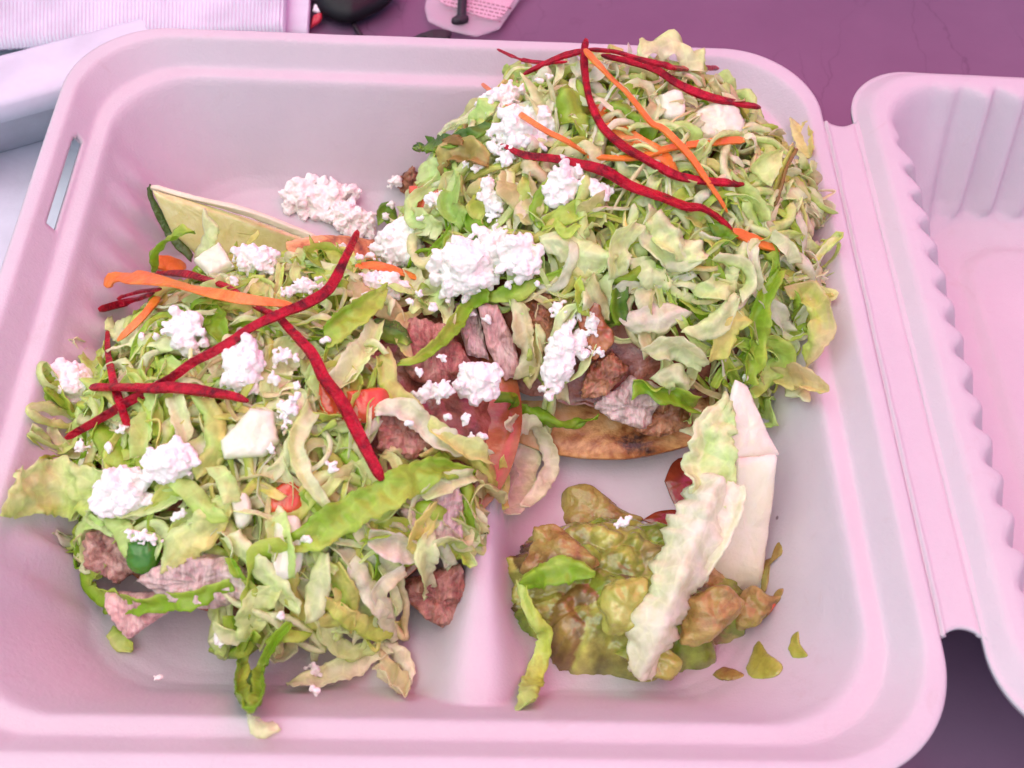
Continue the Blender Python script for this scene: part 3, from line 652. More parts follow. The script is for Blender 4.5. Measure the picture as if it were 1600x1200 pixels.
seedc = [100]
COLW = {'white':'white','ivory':'ivory','cream':'cream','pale':'pale','mint':'mint','lime':'lime','green':'green','deep':'dark','tan':'tan','yellow':'yellow','lilac':'pinkish','brown':'brown'}
def leaf(pts, wpx, c0, c1, label=None, lift=.4, side=None, **k):
    seedc[0] += 1; P = path(pts, lift); s = pxw(P[len(P)//2]); w_ = np.atleast_1d(np.array(wpx, float))
    if 'narrow' not in k and w_.max() > 28: w_ = w_*(28+(w_.max()-28)*.55)/w_.max()
    k.pop('narrow', 0); w_ = w_*s*1.08
    rr_ = np.random.default_rng(seedc[0])
    if P[:,0].mean() > .2 and P[:,1].mean() > -2.6 and w_.max() > .42 and 'ruf' not in k:
        k['ruf'] = .3; k.setdefault('buck', 1.5); k.setdefault('curl', rr_.uniform(-.5,.5)); k.setdefault('twist', rr_.normal(0,.7)); k.setdefault('taper', .02)
    k.setdefault('ruf', .17)
    k.setdefault('seed', seedc[0]); k.setdefault('roll', 0.12*(-1)**seedc[0])
    right = (P[:,0].mean() > 0.2 and P[:,1].mean() > -2.6) or P[:,0].mean() > 1.6
    heap = 'right' if right else 'left'
    lab = label or where(f'broad {COLW[c0]} and {COLW[c1]} lettuce shred' if c0 != c1 else f'broad {COLW[c0]} lettuce shred', P[len(P)//2])
    return put('lettuce_shred', ribbon(P, w_, c0, c1, **k), LETTUCE, lab, 'lettuce', GR if right else GL)
# left heap
leaf([(12,772,1.3),(60,764,1.1),(110,764,.9),(165,768,.5)], [55,70,78,60], 'pale','lime', 'flat mottled pale green lettuce piece sticking out left over the tray wall', clear=.2, narrow=0, ruf=.05, curl=.05, taper=.1)
leaf([(397,990,.6),(379,1031,.7),(374,1080,.8),(389,1108,.9),(403,1085,1.1),(409,1050,1.1),(424,1012,1.0),(454,975,.8)], [16,18,20,26,20,18,18,14], 'green','lime', 'bright green lettuce strand hanging in a loop at the front of the left heap', roll=.5, ruf=.05)
leaf([(384,1060,.35),(386,1085,.4),(396,1106,.5)], [30,34,24], 'deep','green', 'dark green leaf end inside the hanging loop at the front', ruf=.05)
leaf([(420,1009,.7),(442,994,.8),(482,997,.7)], [14,20,15], 'lime','green', 'short green shred just above the hanging loop at the front')
leaf([(158,880,.7),(138,905,.8),(161,930,.9),(202,940,.9),(255,943,.8),(307,934,.7),(362,914,.5)], [24,32,34,30,28,30,20], 'lime','green', 'long bright green lettuce strip curling round the front left of the left heap', ruf=.1, amt=.7, clear=.1)
leaf([(356,785),(322,825),(280,855),(258,894)], [40,72,74,24], 'pale','yellow', 'pale yellow veined lettuce leaf folded over the front of the left heap', lift=.55, ruf=.1, amt=.35)
leaf([(334,729),(352,757),(362,785)], [22,28,30], 'pale','mint', lift=.75)
leaf([(274,747),(300,772),(328,802),(355,806)], [24,30,30,20], 'mint','lime', 'pale green shred arching beside the veined yellow leaf on the left heap', lift=.7)
leaf([(742,742,.4),(685,733,.6),(625,757,.8),(560,793,.8),(505,828,.75),(452,852,.6)], [14,34,48,52,50,26], 'lime','green', 'large bright yellow green lettuce leaf across the lower right of the left heap', narrow=0, ruf=.08, amt=.5, curl=.1)
leaf([(740,742,.5),(700,752,.6),(660,775,.6)], [20,34,20], 'cream','pale')
leaf([(487,640,.5),(463,687,.7),(472,732,.7),(494,770,.7),(528,806,.5)], [26,24,24,20,6], 'cream','lime', 'thin pale lettuce strand curving down left of the thick beet strip')
leaf([(605,447,.9),(577,475,.8),(540,502,.8),(507,528,.6)], [10,36,46,34], 'lime','green', 'bright yellow green lettuce blade pointing up at the right of the left heap', ruf=.06)
leaf([(588,500),(572,540),(540,585),(515,610)], [24,36,40,22], 'cream','pale', lift=.45, clear=.15)
leaf([(764,458,.6),(732,477,.5),(710,507,.5),(688,534,.5),(650,562,.4),(622,568,.3)], [22,20,22,20,16,10], 'lime','green', 'thin green lettuce strand bridging the valley between the two heaps', ruf=.05)
leaf([(755,466),(790,461),(820,452),(842,440)], [10,26,30,10], 'green','lime', 'green lettuce blade under the big white cheese crumble in the middle', lift=.4, ruf=.04)
leaf([(594,555),(612,605),(655,652)], [26,28,20], 'tan','lime', lift=.3)
leaf([(586,640),(624,639),(661,661),(690,687),(762,712)], [22,34,36,32,20], 'cream','lilac', 'long pinkish pale lettuce ribbon sloping down into the valley between the heaps', lift=.4, clear=.2)
leaf([(670,662),(717,695),(762,714)], [18,26,26], 'pale','yellow', lift=.5)
leaf([(792,660,.6),(837,668,.7),(862,714,.8),(849,755,.9),(818,792,.9)], [22,28,26,24,16], 'cream','lilac', 'translucent pale lettuce arch overhanging the divider right of the left heap', clear=.3, ruf=.06)
leaf([(800,668,.2),(815,706,.3),(808,760,.4),(795,800,.5)], [36,56,54,24], 'lilac','cream', clear=.35, ruf=.06)
leaf([(785,715,.6),(789,755,.6),(789,797,.6)], [10,13,10], 'yellow','lime', 'narrow yellow shred hanging under the translucent lettuce arch')
leaf([(178,505),(230,522),(290,530),(338,525)], [40,80,74,40], 'cream','pale', 'broad pale lettuce sheet under a round cheese crumble at the upper left', lift=.3, clear=.2, ruf=.1, curl=.05)
leaf([(150,545),(152,590),(158,640),(145,685)], [42,56,44,20], 'mint','lime', 'pale green lettuce sheet at the left edge beside the thin upright beet strip', lift=.35, clear=.1)
leaf([(148,655),(180,695),(208,735)], [46,66,40], 'lime','green', 'veined green leaf piece below the left end of the long beet strip', lift=.3)
leaf([(309,470),(337,500),(351,528)], [30,48,28], 'green','lime', 'pointed green leaf piece between two cheese crumbles on the left heap', lift=.4, ruf=.05)
leaf([(470,535),(435,570),(425,635)], [50,76,36], 'pale','cream', lift=.3, clear=.25, ruf=.06)
leaf([(238,425,0,2.7),(247,392,0,3.3),(272,364,0,3.8),(304,366,0,3.9)], [40,40,38,14], 'green','lime', 'upright bright green leaf at the back left beside the lime wedge', roll=.3)
leaf([(328,342,0,4.5),(324,368,0,4.0),(317,402,0,3.3)], [28,32,32], 'cream','pale', 'stiff white lettuce piece standing upright in front of the lime wedge', ruf=.02, th=.12, taper=0)
leaf([(404,362,0,3.9),(390,382,0,3.6),(393,398,0,3.3)], [7,9,7], 'yellow','lime', 'tiny curled yellow shred in front of the lime wedge')
leaf([(210,575),(240,640),(248,680)], [20,26,16], 'lime','mint', lift=.45)
leaf([(247,609),(232,650),(221,712)], [24,28,26], 'mint','pale', lift=.55)
leaf([(270,620),(285,669),(290,690)], [22,26,20], 'cream','pale', lift=.6)
leaf([(315,622),(337,661),(334,705),(303,742)], [26,30,30,22], 'mint','yellow', 'pale green shred bending round the left end of the thick white rib block', lift=.55)
leaf([(570,537),(544,575),(525,605)], [30,38,20], 'cream','pale', lift=.35)
leaf([(358,836),(394,874),(424,907),(468,955)], [34,38,38,24], 'cream','pale', 'wide white lettuce ribbon sloping down at the front of the left heap', lift=.6, ruf=.06, clear=.15)
leaf([(508,864),(499,911),(487,973)], [20,38,26], 'cream','pale', 'pale pointed lettuce flap hanging at the front middle of the left heap', lift=.6)
leaf([(431,806),(442,862),(447,900)], [36,48,40], 'pale','mint', lift=.55)
leaf([(549,877),(579,930),(601,960),(618,998)], [26,28,26,20], 'cream','lilac', lift=.5, clear=.25)
leaf([(633,890),(594,922),(606,968)], [18,24,20], 'lilac','tan', lift=.55)
leaf([(505,937),(545,964),(586,982),(633,980)], [22,32,34,26], 'lime','yellow', 'yellow green lettuce strip along the front right edge of the left heap', lift=.6)
leaf([(603,1004),(556,1035),(511,1057),(452,1070)], [28,36,34,26], 'cream','pale', 'smooth white lettuce strip reaching left at the lower front of the left heap', lift=.45, clear=.15)
leaf([(590,1030),(612,1062),(633,1086)], [36,48,20], 'cream','tan', 'pale lettuce end with a yellow tip touching the floor near the front divider', lift=.35)
leaf([(600,1000),(632,1035),(646,1062)], [24,34,16], 'lilac','cream', lift=.3)
leaf([(668,832),(664,874),(671,930)], [34,36,28], 'cream','pale', 'white ragged lettuce shred hanging over the reddish brown meat chunk', lift=.7)
leaf([(672,852),(695,842),(725,862),(742,884)], [14,28,36,16], 'cream','lime', 'crumpled pale lettuce piece at the right end of the left heap', lift=.75, ruf=.2)
leaf([(684,792),(657,825),(637,857)], [20,38,26], 'yellow','yellow', 'mustard yellow leaf piece on the grey pink meat at the right of the left heap', lift=.65, ruf=.04)
leaf([(575,838),(610,850),(655,862)], [34,52,34], 'lilac','lilac', lift=.5, clear=.25, ruf=.04)
leaf([(122,848,.9),(124,825,.8),(155,812,.6)], [12,20,22], 'pale','mint', 'small pale shred drooping at the left edge above the browned meat chunk')
leaf([(172,985,.2),(190,1003,.2),(207,1013,.25)], [20,26,14], 'lime','tan', 'loose green shred lying alone on the tray floor at the front left')
leaf([(178,806),(195,836),(204,868)], [26,30,18], 'mint','pale', lift=.6)
leaf([(334,975,.7),(350,988,.8),(380,1005,.6)], [14,24,14], 'cream','pale')
leaf([(424,915),(396,955),(384,1000)], [44,56,40], 'pale','yellow', lift=.45, clear=.15)
leaf([(360,872),(375,903)], [12,16], 'green','lime', lift=.6)
leaf([(388,1128,.12),(412,1136,.12),(432,1132,.12)], [18,26,16], 'pale','cream', 'faint clear lettuce flake stuck on the front tray wall', clear=.7, ruf=.02)
leaf([(420,470),(480,500),(540,520)], [24,30,20], 'yellow','pale', lift=.2); leaf([(390,640),(450,655),(480,690)], [26,30,22], 'lime','pale', lift=.3)
leaf([(520,640),(500,600),(478,560)], [30,40,30], 'pale','lime', lift=.2); leaf([(240,560),(300,595),(340,600)], [30,36,24], 'lime','mint', lift=.2)
leaf([(100,800),(150,780),(220,790),(290,770)], [26,34,34,20], 'pale','mint', lift=.3); leaf([(300,700),(270,760),(240,800)], [26,34,24], 'lime','yellow', lift=.3)
leaf([(420,850),(470,790),(500,740)], [26,34,22], 'lime','yellow', lift=.25); leaf([(560,720),(600,760),(640,770)], [24,30,24], 'pale','lime', lift=.25)
leaf([(520,880),(545,930),(540,985)], [24,28,20], 'green','yellow', lift=.35); leaf([(500,960),(530,1010),(585,1020)], [26,30,20], 'pale','cream', lift=.4)
leaf([(460,415),(510,405),(565,420)], [24,34,20], 'lime','mint', lift=.3); leaf([(365,400),(400,445),(440,470)], [24,36,26], 'yellow','pale', lift=.25)
leaf([(480,410),(530,440),(590,450)], [30,40,20], 'pale','lime', lift=.2)
# right heap
leaf([(1000,90,.9),(1024,68,1.1),(1058,70,1.1),(1100,100,.8)], [24,40,50,36], 'cream','pale', 'pale ragged lettuce leaf standing up at the very top of the right heap', ruf=.2)
leaf([(732,190,.5),(750,178,.6),(775,172,.5)], [26,40,30], 'pale','mint')
leaf([(650,232,.9),(688,225,.8),(725,217,.7),(768,192,.6)], [14,24,26,20], 'green','deep', 'dark green wilted leaf pointing left with a purple black scorched spot', ruf=.1, amt=.7)
leaf([(692,222,1.05),(707,217,1.05),(722,222,1.0)], [8,16,10], 'brown','brown', 'purple black scorched scrap on the dark wilted leaf at the left of the right heap', ruf=.2)
leaf([(686,262,.6),(706,240,.7),(735,236,.7),(764,250,.6)], [24,44,46,28], 'brown','yellow', 'brown sauce soaked wilted lettuce at the left of the right heap', ruf=.2)
leaf([(685,252),(662,272),(650,285)], [24,34,20], 'pale','mint', lift=.5)
leaf([(704,258),(712,296),(702,322),(728,342)], [30,38,38,30], 'mint','green', 'pale green crinkled leaf left of the upright white cheese crumble', lift=.55)
leaf([(795,265),(818,305),(838,345)], [50,70,46], 'tan','pale', 'brownish translucent lettuce sheet left of the cheese under the crimson beet strip', lift=.4, clear=.25)
leaf([(847,350),(894,331),(938,318)], [22,34,22], 'lime','green', 'bright green lettuce strip below the white cheese under the crimson beet strip', lift=.55, ruf=.06)
leaf([(868,350),(885,364),(905,350)], [12,16,10], 'lime','lime', lift=.75)
leaf([(846,380),(878,384),(912,402),(955,412)], [30,58,60,36], 'cream','pale', 'pale veined lettuce leaf with green edge right of the big white cheese crumble', lift=.65, ruf=.06)
leaf([(965,433),(963,405),(972,375),(994,347)], [30,36,34,20], 'cream','pale', 'white folded lettuce strip standing in the centre of the right heap', lift=.75)
leaf([(1027,328),(1021,371),(1060,405),(1100,392)], [44,54,50,30], 'cream','cream', 'large cream crumpled lettuce piece in the middle of the right heap', lift=.6, ruf=.22)
leaf([(945,325),(918,350),(905,375)], [50,62,46], 'tan','pale', lift=.35, clear=.25)
leaf([(900,130),(896,165),(900,200)], [40,60,46], 'lime','green', 'bright green leaf left of the bending beet strip near the top of the right heap', lift=.45)
leaf([(850,140),(856,175),(862,205)], [34,44,30], 'cream','pale', lift=.4)
leaf([(950,168),(995,187),(1028,205)], [24,32,22], 'green','lime', 'bright green shred between the two carrot strips high on the right heap', lift=.4)
leaf([(1160,228),(1188,228),(1192,265),(1168,290)], [30,50,52,28], 'pale','yellow', lift=.3)
leaf([(1222,234,.9),(1200,256,.7),(1184,278,.5)], [6,34,40], 'pale','lime', 'pointed pale green leaf tip at the right edge of the right heap', ruf=.05)
leaf([(1241,232,1.0),(1225,262,.8),(1210,311,.5),(1199,335,.2)], [9,10,11,10], 'brown','lime', 'thin olive stalk leaning out at the right edge of the right heap', ruf=0, th=.1)
leaf([(1246,190,.12),(1255,217,.12),(1264,245,.12)], [22,26,22], 'yellow','pale', 'yellow green lettuce piece stuck on the back right rim of the tray', ruf=.03, curl=.05)
leaf([(1122,348),(1139,378)], [24,30], 'green','deep', 'small dark green shred left of the orange carrot end', lift=.55)
leaf([(1020,338),(1050,380),(1097,398)], [34,48,34], 'cream','pale', lift=.75)
leaf([(1205,368,.8),(1232,388,.9),(1242,412,.7)], [16,22,20], 'cream','cream', 'white curled lettuce shred near the right wall below the carrot end')
leaf([(1240,432,.4),(1262,426,.4),(1280,424,.4)], [12,16,22], 'cream','cream', 'small white lettuce end touching the right tray wall')
leaf([(1118,400),(1161,412),(1173,440),(1157,464)], [16,18,18,16], 'cream','mint', lift=.8)
leaf([(1100,440),(1120,450),(1150,450)], [50,58,40], 'pale','cream', lift=.5, clear=.15)
leaf([(1152,460),(1127,500),(1084,528)], [16,36,36], 'cream','pale', 'smooth white lettuce ribbon on the lower right of the right heap', lift=.8, ruf=.05)
leaf([(1167,494),(1139,515),(1120,563)], [24,38,30], 'yellow','lime', 'yellow green lettuce ribbon below the smooth white one on the right heap', lift=.7, ruf=.05)
leaf([(1219,420),(1199,459),(1187,500),(1182,540),(1167,600)], [16,22,30,26,18], 'lime','green', 'long green lettuce strand running down the right side of the right heap', lift=.65)
leaf([(1195,528),(1221,556),(1202,586),(1170,612)], [20,26,28,18], 'lime','mint', lift=.7)
leaf([(1228,458,.7),(1262,456,.9),(1288,494,1.0),(1277,535,.8),(1257,566,.5)], [20,36,40,38,24], 'tan','lime', 'large pale green lettuce curl against the right tray wall', ruf=.1)
leaf([(1214,588,.7),(1255,594,.8),(1293,612,.7)], [22,40,18], 'tan','yellow', 'tan crumpled scrap sticking out right below the large lettuce curl', ruf=.25)
leaf([(1225,612,.6),(1250,612,.6),(1262,628,.5)], [16,20,10], 'cream','tan')
leaf([(1196,625,.4),(1206,652,.5),(1212,668,.4)], [44,56,20], 'mint','lime', 'clear green lettuce sheet behind the top of the big cabbage piece', clear=.3)
leaf([(1010,552),(1052,542),(1100,572)], [34,56,30], 'cream','mint', 'pale rumpled lettuce fold above the chicken on the right tostada', lift=.75, ruf=.2)
leaf([(1030,600),(1055,590),(1078,606)], [32,46,26], 'cream','mint', lift=.8)
leaf([(989,600,.6),(1025,609,.6),(1062,618,.6),(1090,640,.6)], [12,18,26,26], 'green','lime', 'green lettuce shred lying on the front rim of the right tostada')
leaf([(1088,640,.6),(1082,658,.6),(1060,668,.5)], [18,26,10], 'cream','lime')
leaf([(786,614,.6),(811,642,.6),(856,656,.5),(897,669,.4),(935,650,.4)], [14,24,26,16,10], 'green','deep', 'dark green lettuce strip along the tostada edge below the long white cheese')
leaf([(901,438),(908,470),(912,492)], [14,20,16], 'lime','green', lift=.6)
leaf([(915,445),(930,475),(940,500)], [34,44,36], 'tan','cream', lift=.45, clear=.2)
leaf([(966,450),(964,480),(970,508)], [22,28,18], 'deep','green', 'narrow dark green shred in the centre of the right heap', lift=.5)
leaf([(975,508),(1025,500),(1068,482)], [34,60,40], 'lilac','cream', 'lilac tinted translucent lettuce sheet on the lower centre of the right heap', lift=.55, ruf=.05, clear=.1)
leaf([(1005,400),(1020,432),(1045,455)], [46,66,40], 'cream','pale', lift=.6, clear=.1)
leaf([(809,470),(819,515),(828,560),(822,590)], [20,30,30,20], 'cream','tan', lift=.45)
leaf([(822,600),(838,560),(832,520)], [16,24,16], 'lime','tan', lift=.35)
leaf([(800,108),(830,130),(862,120)], [30,44,30], 'mint','lime', lift=.4); leaf([(960,120),(1000,140),(1040,135)], [26,40,24], 'lime','cream', lift=.35)
leaf([(1085,120),(1120,135),(1150,150)], [30,40,26], 'pale','lime', lift=.3); leaf([(1010,285),(1050,300),(1085,295)], [26,40,24], 'pale','yellow', lift=.35)
leaf([(1135,290),(1165,320),(1190,345)], [36,52,30], 'pale','lime', lift=.3); leaf([(1075,330),(1105,350),(1120,385)], [26,36,26], 'yellow','lime', lift=.4)
leaf([(880,420),(900,425),(935,440)], [20,26,20], 'yellow','cream', lift=.35); leaf([(870,290),(845,320),(835,350)], [20,30,20], 'lime','green', lift=.4)
leaf([(620,345),(660,350),(690,362)], [30,50,40], 'pale','cream', lift=.3, clear=.2); leaf([(590,345),(604,330),(615,352)], [14,24,14], 'green','deep', lift=.4)
leaf([(745,300),(750,330),(755,352)], [14,26,18], 'yellow','lime', lift=.4); leaf([(725,330),(740,350),(760,350)], [14,22,14], 'green','lime', lift=.5)
leaf([(640,420),(655,450),(690,462),(705,520)], [20,34,30,12], 'cream','pale', lift=.4, clear=.2)
leaf([(540,440),(580,470),(630,490)], [24,34,24], 'tan','cream', lift=.3); leaf([(580,510),(620,520),(640,540)], [26,30,14], 'deep','lime', lift=.35)
leaf([(640,560),(625,510),(660,480)], [14,20,12], 'tan','yellow', lift=.25)
# ------------------------------------------------------------------ smaller shreds filling both heaps, one object each
def wander(f, cx, cy, a, b, seed, lift, L, spread=.93):
    r = np.random.default_rng(seed); q = r.uniform(0, 2*math.pi); d = spread*math.sqrt(r.uniform(0,1))
    x, y = cx+a*d*math.cos(q), cy+b*d*math.sin(q); h = r.uniform(0, 2*math.pi); P = []; n = 7 if L < 3 else 11; bend = r.normal(0,.5)*6/(n-1)
    for i in range(n):
        z = f(x, y); base = trayz(x, y)
        if z < 0 and P: z = max(P[-1][2]-.5-lift, base)
        P.append((x, y, max(z, base)+lift+.26*math.sin(i*1.5+q)*r.uniform(.3,1)))
        x += math.cos(h)*L/(n-1); y += math.sin(h)*L/(n-1); h += bend+r.normal(0,.35)*6/(n-1)**.98
        if ((x-cx)/a)**2+((y-cy)/b)**2 > 1.02: h = math.atan2(cy-y, cx-x)+r.normal(0,.6)
    return np.array(P)
HEAPS = [('left', pileL, -3.9, -1.7, 5.8, 6.1, GL, [('pale','lime'),('cream','lime'),('cream','pale'),('pale','mint'),('white','lime'),('yellow','lime'),('cream','mint'),('lime','green'),('white','pale')]),
         ('right', pileR, 4.9, 3.5, 5.9, 5.2, GR, [('cream','pale'),('white','cream'),('pale','lime'),('tan','cream'),('cream','lime'),('pale','mint'),('lime','green'),('white','tan'),('cream','yellow')])]
BARE = [(868,645,1105,730),(915,560,1035,660),(610,490,830,690),(150,885,330,1000),(640,890,750,1010)]
def bare(P):
    for p in P:
        x, y = project(p)
        for (a,b,c,d) in BARE:
            if a < x < c and b < y < d: return True
    return False
FILL = [('pale','lime'),('tan','pale'),('cream','lime'),('lime','green'),('cream','tan'),('yellow','lime'),('cream','mint'),('white','pale')]
def shreds(hs, n, lifts, s0, one):
    side, f, cx, cy, a, b, grp, pals0 = hs; V = []; F = []; K = []
    for i in range(n):
        r = np.random.default_rng(s0+i); L = r.uniform(2.6, 5.6) if i % 2 else r.uniform(1.5, 3.2); pals = pals0 if one else FILL; w_ = r.uniform(.11,.27) if i % 2 else (r.uniform(.2,.38) if i % 4 else r.uniform(.3,.52)); c0, c1 = pals[r.integers(len(pals))]
        lf = r.uniform(*lifts); P = wander(f, cx, cy, a, b, s0+i, lf, L)
        for q in range(1, 8):
            if not bare(P): break
            P = wander(f, cx, cy, a, b, s0+i+q*20011, lf, L)
        else:
            if one: continue
            if i % 3: P[:,2] = np.maximum(P[:,2]-.5, .6)
        G = ribbon(P, [w_*r.uniform(.6,1), w_, w_*r.uniform(.4,1)], c0, c1, seed=s0+i, ruf=r.uniform(.12,.32), curl=r.uniform(-.45,.5), twist=r.normal(0,1.3), roll=r.normal(0,.5), clear=r.choice([.1,.25,.4]), M=5)
        if one: put('lettuce_shred', G, LETTUCE, where(('thin ' if w_ < .36 else 'small ')+(f'{COLW[c0]} and {COLW[c1]} lettuce shred' if c0 != c1 else f'{COLW[c0]} lettuce shred'), P[3]), 'lettuce', grp)
        else: F += [tuple(q+len(V) for q in t) for t in G[1]]; V += G[0].tolist(); K += G[2].tolist()
    if not one:
        o = put('shredded_lettuce', (np.array(V), F, np.array(K)), LETTUCE, f'mass of shredded lettuce deep inside the {side} heap', 'lettuce', grp, 'stuff')
shreds(HEAPS[0], 420, (-.55, .3), 3000, False); shreds(HEAPS[1], 480, (-.55, .34), 4000, False)
shreds(HEAPS[0], 80, (.1, .5), 5000, True); shreds(HEAPS[1], 100, (.1, .55), 6000, True)
# ------------------------------------------------------------------ crumbled cheese
def ch(label, *a, **k): return put_clump(*a, label=label, group='crumbled white cheese', **k)
ch('round white cheese crumble below the broad carrot strip on the left heap', 289,518,36,30,35,.65,1)
ch('tall white cheese crumble between the long diagonal and the thick beet strips', 378,575,32,46,10,.6,2)
ch('small white cheese crumble just left of the thick beet strip', 440,557,20,14,-30,.6,3)
ch('wide white cheese crumble in the lower left middle of the left heap', 266,722,42,30,-10,.8,4)
ch('large ragged white cheese crumble at the left beside the flat lettuce piece', 187,768,48,36,-15,.75,5)
ch('knobbly white cheese crumble right of the tall one, above the white rib block', 450,637,17,30,20,.7,6)
ch('pinkish white cheese crumble behind the broad carrot strip', 397,408,38,24,-8,.55,7)
ch('long flat cheese crumble above the crossing of beet and carrot strips', 470,449,42,15,-18,.55,8)
ch('pink shaded cheese crumble lying outside the left heap on the tray wall', 106,603,32,36,0,.3,9)
ch('small flat cheese crumble on top of the green chile slice', 222,838,30,11,15,.85,10)
ch('upper white cheese crumble at the left of the right heap, under the thin carrot', 782,154,40,22,-20,.55,20)
ch('biggest white cheese crumble under the thin pale carrot strip on the right heap', 812,203,56,36,-15,.55,21)
ch('pointed white cheese crumble at the left tip of the crimson beet strip', 790,240,15,24,15,.65,22)
ch('tall white cheese crumble below the middle of the crimson beet strip', 882,285,27,44,20,.55,23)
ch('pinkish white cheese crumble right of the tall one, under the crimson beet strip', 928,298,36,18,20,.5,24)
ch('upright finger shaped white cheese crumble in the middle of the right heap', 769,312,18,38,-12,.7,25)
ch('small isolated white cheese crumble at the left of the right heap', 680,311,18,16,0,.6,26)
ch('big bright white cheese crumble in the middle between the two heaps', 727,420,54,44,0,.75,27)
ch('white cheese crumble with sauce stain right of the big bright one', 812,404,34,34,0,.65,28)
ch('pinkish cheese crumble just above the big bright one', 768,374,30,28,30,.45,29)
ch('pinkish heap of cheese crumbs left of the big bright crumble', 628,382,46,34,-30,.4,30)
ch('flat pink cheese crumbs around the carrot shaving between the heaps', 598,444,48,22,10,.25,31)
ch('long white cheese crumble standing diagonally at the front of the right heap', 882,552,30,78,28,.75,32)
ch('white cheese crumble in the valley at the lower middle', 747,598,36,32,-20,.55,33)
ch('pink cheese crumbs left of the lower middle crumble', 682,612,42,18,-15,.3,34)
ch('loose wide heap of cheese crumbs on the tray floor behind the lime wedge', 500,312,66,34,8,.3,35)
ch('lower edge of the loose cheese crumbs behind the pale tortilla fold', 548,345,42,24,20,.3,45)
ch('white cheese crumb stuck to dark meat at the left tip of the right heap', 616,284,13,11,0,.6,36)
ch('pink cheese crumb pair on the guacamole top', 975,817,20,10,-15,.75,37)
ch('sauce stained cheese crumb at the right of the long white crumble', 934,550,15,8,20,.55,38)
ch('brownish stained cheese crumb above the long white crumble', 872,482,18,13,-20,.6,39)
CRN = [(510,532,7,5),(517,729,14,8),(480,844,10,13),(279,804,9,13),(345,1001,11,13),(491,1048,17,11),(491,1078,9,8),(439,962,7,6),(246,1059,6,4),(364,440,9,8),(58,753,9,6),(172,701,9,8),(30,764,6,5),(128,698,14,12),(191,672,11,11),(424,702,11,7),(244,526,7,6),(221,524,6,5),(427,590,11,10),(463,602,6,6),(462,560,6,6),
 (750,682,7,7),(725,654,11,13),(864,714,7,9),(762,498,7,6),(738,490,5,5),(843,124,6,6),(858,120,6,6),(849,229,7,5),(729,259,9,8),(745,262,6,10),(611,319,8,6),(603,337,6,6),(926,516,14,8),(735,682,6,5),(757,681,6,5),(655,583,9,7),(690,560,8,7),(675,480,8,10),(640,660,7,6),(700,650,7,6),(655,460,8,5),(1165,590,5,4),(840,442,5,5),(700,470,6,4),(580,400,10,7),(660,340,8,6),(560,400,7,5),(535,385,8,6),(795,445,6,7),(575,462,9,6),(640,470,8,5)]
for i,(x,y,a_,b_) in enumerate(CRN):
    put_clump(x, y, a_, b_, (i*47)%90, .62, 700+i, where('tiny white cheese crumb', on(x,y,.5)), 'small cheese crumbs', name='cheese_crumb')
r = np.random.default_rng(5)
# ------------------------------------------------------------------ guacamole with its lumps
guac = tag(empty('guacamole', (5.2,-5.9,.5)), 'chunky brownish green guacamole in the small front compartment', 'guacamole')
def lump(name, poly, thick, lift, mat, seed, **k):
    k['rough'] = k.get('rough',.1)*1.15; k.setdefault('nf',1.5); k.setdefault('fine',.22); lift -= .12
    return put(name, slab(poly, thick, lift, f=k.pop('f', guacz2), seed=seed, **k), mat, None, None, parent=guac)
guacz2 = lambda x, y: max(trayz(x,y), guacz(x,y))
def mash():
    V = []; K_ = []; n, K = 230, 80; cols = np.array([(.30,.32,.06),(.38,.42,.09),(.22,.34,.04),(.26,.19,.05),(.40,.34,.11),(.33,.40,.07),(.15,.12,.03)])
    for k in range(1,K+1):
        r = k/K
        for j in range(n):
            q = 2*math.pi*j/n; rr = r*(1+.12*n1(math.cos(q)*1.7, 3+math.sin(q))+.05*n1(math.cos(q)*6, 5+math.sin(q)*6))
            x, y = 5.15+3.2*rr*math.cos(q), -5.72+2.3*rr*math.sin(q)
            p = (x*1.15+.4*n3((x,y,0),1.5), y*1.3+.4*n3((x,y,7),1.5), .3); dv, pv = noise.voronoi(p)
            dv2, pv2 = noise.voronoi((x*3.3+.3*n3((x,y,4),3), y*3.3, 1.3))
            h = 1.5*(1-r**2.8)**.65; e = min(1,(1-r)*7)
            h += e*(.60*(.5-min(dv[0],1)**1.5)+.12*(.45-dv2[0]**1.6)+.16*fbm((x,y,3), 1.2, 2, 2)+.02*n3((x,y,2), 8))
            V.append((x, y, max(trayz(x,y)-.03, 0)+.02+max(h,0)))
            ci = int(abs(math.sin(pv[0].x*12.9+pv[0].y*78.2)*437.5)) % 7
            K_.append(np.clip(cols[ci]*(1+.5*n3((x,y,5),2.2)+.35*n3((x,y,6),6)), .01, 1))
    put('mash', (np.array(V), [tuple(range(n))]+grid_faces(K,n,True), np.array(K_)), GUACV, None, None, parent=guac)
mash()
L = lump
L('browned_lump', [(874,795),(883,764),(910,756),(945,775),(978,800),(1003,812),(965,838),(900,838),(874,815)], .34, .1, AVOBROWN, 61, rough=.1)
L('browned_lump', [(808,898),(834,855),(838,826),(880,828),(912,858),(942,882),(900,902),(850,908)], .5, .1, AVOBROWN, 62, rough=.13)
L('avocado_lump', [(935,940),(948,910),(990,903),(1014,908),(1012,962),(985,988),(948,984),(940,962)], .5, .3, AVOGREEN, 65, rough=.13)
L('avocado_lump', [(1075,935),(1120,916),(1152,928),(1163,952),(1130,982),(1090,1008),(1060,1000)], .45, .3, GUAC, 68, rough=.14)
L('browned_lump', [(1148,938),(1175,918),(1200,930),(1218,934),(1203,960),(1162,986),(1148,972)], .35, .25, AVOBROWN, 69, rough=.12)
L('tomato_bit', [(1172,940),(1195,932),(1217,934),(1203,956),(1180,962)], .22, .5, TOMATO, 70, rough=.05)
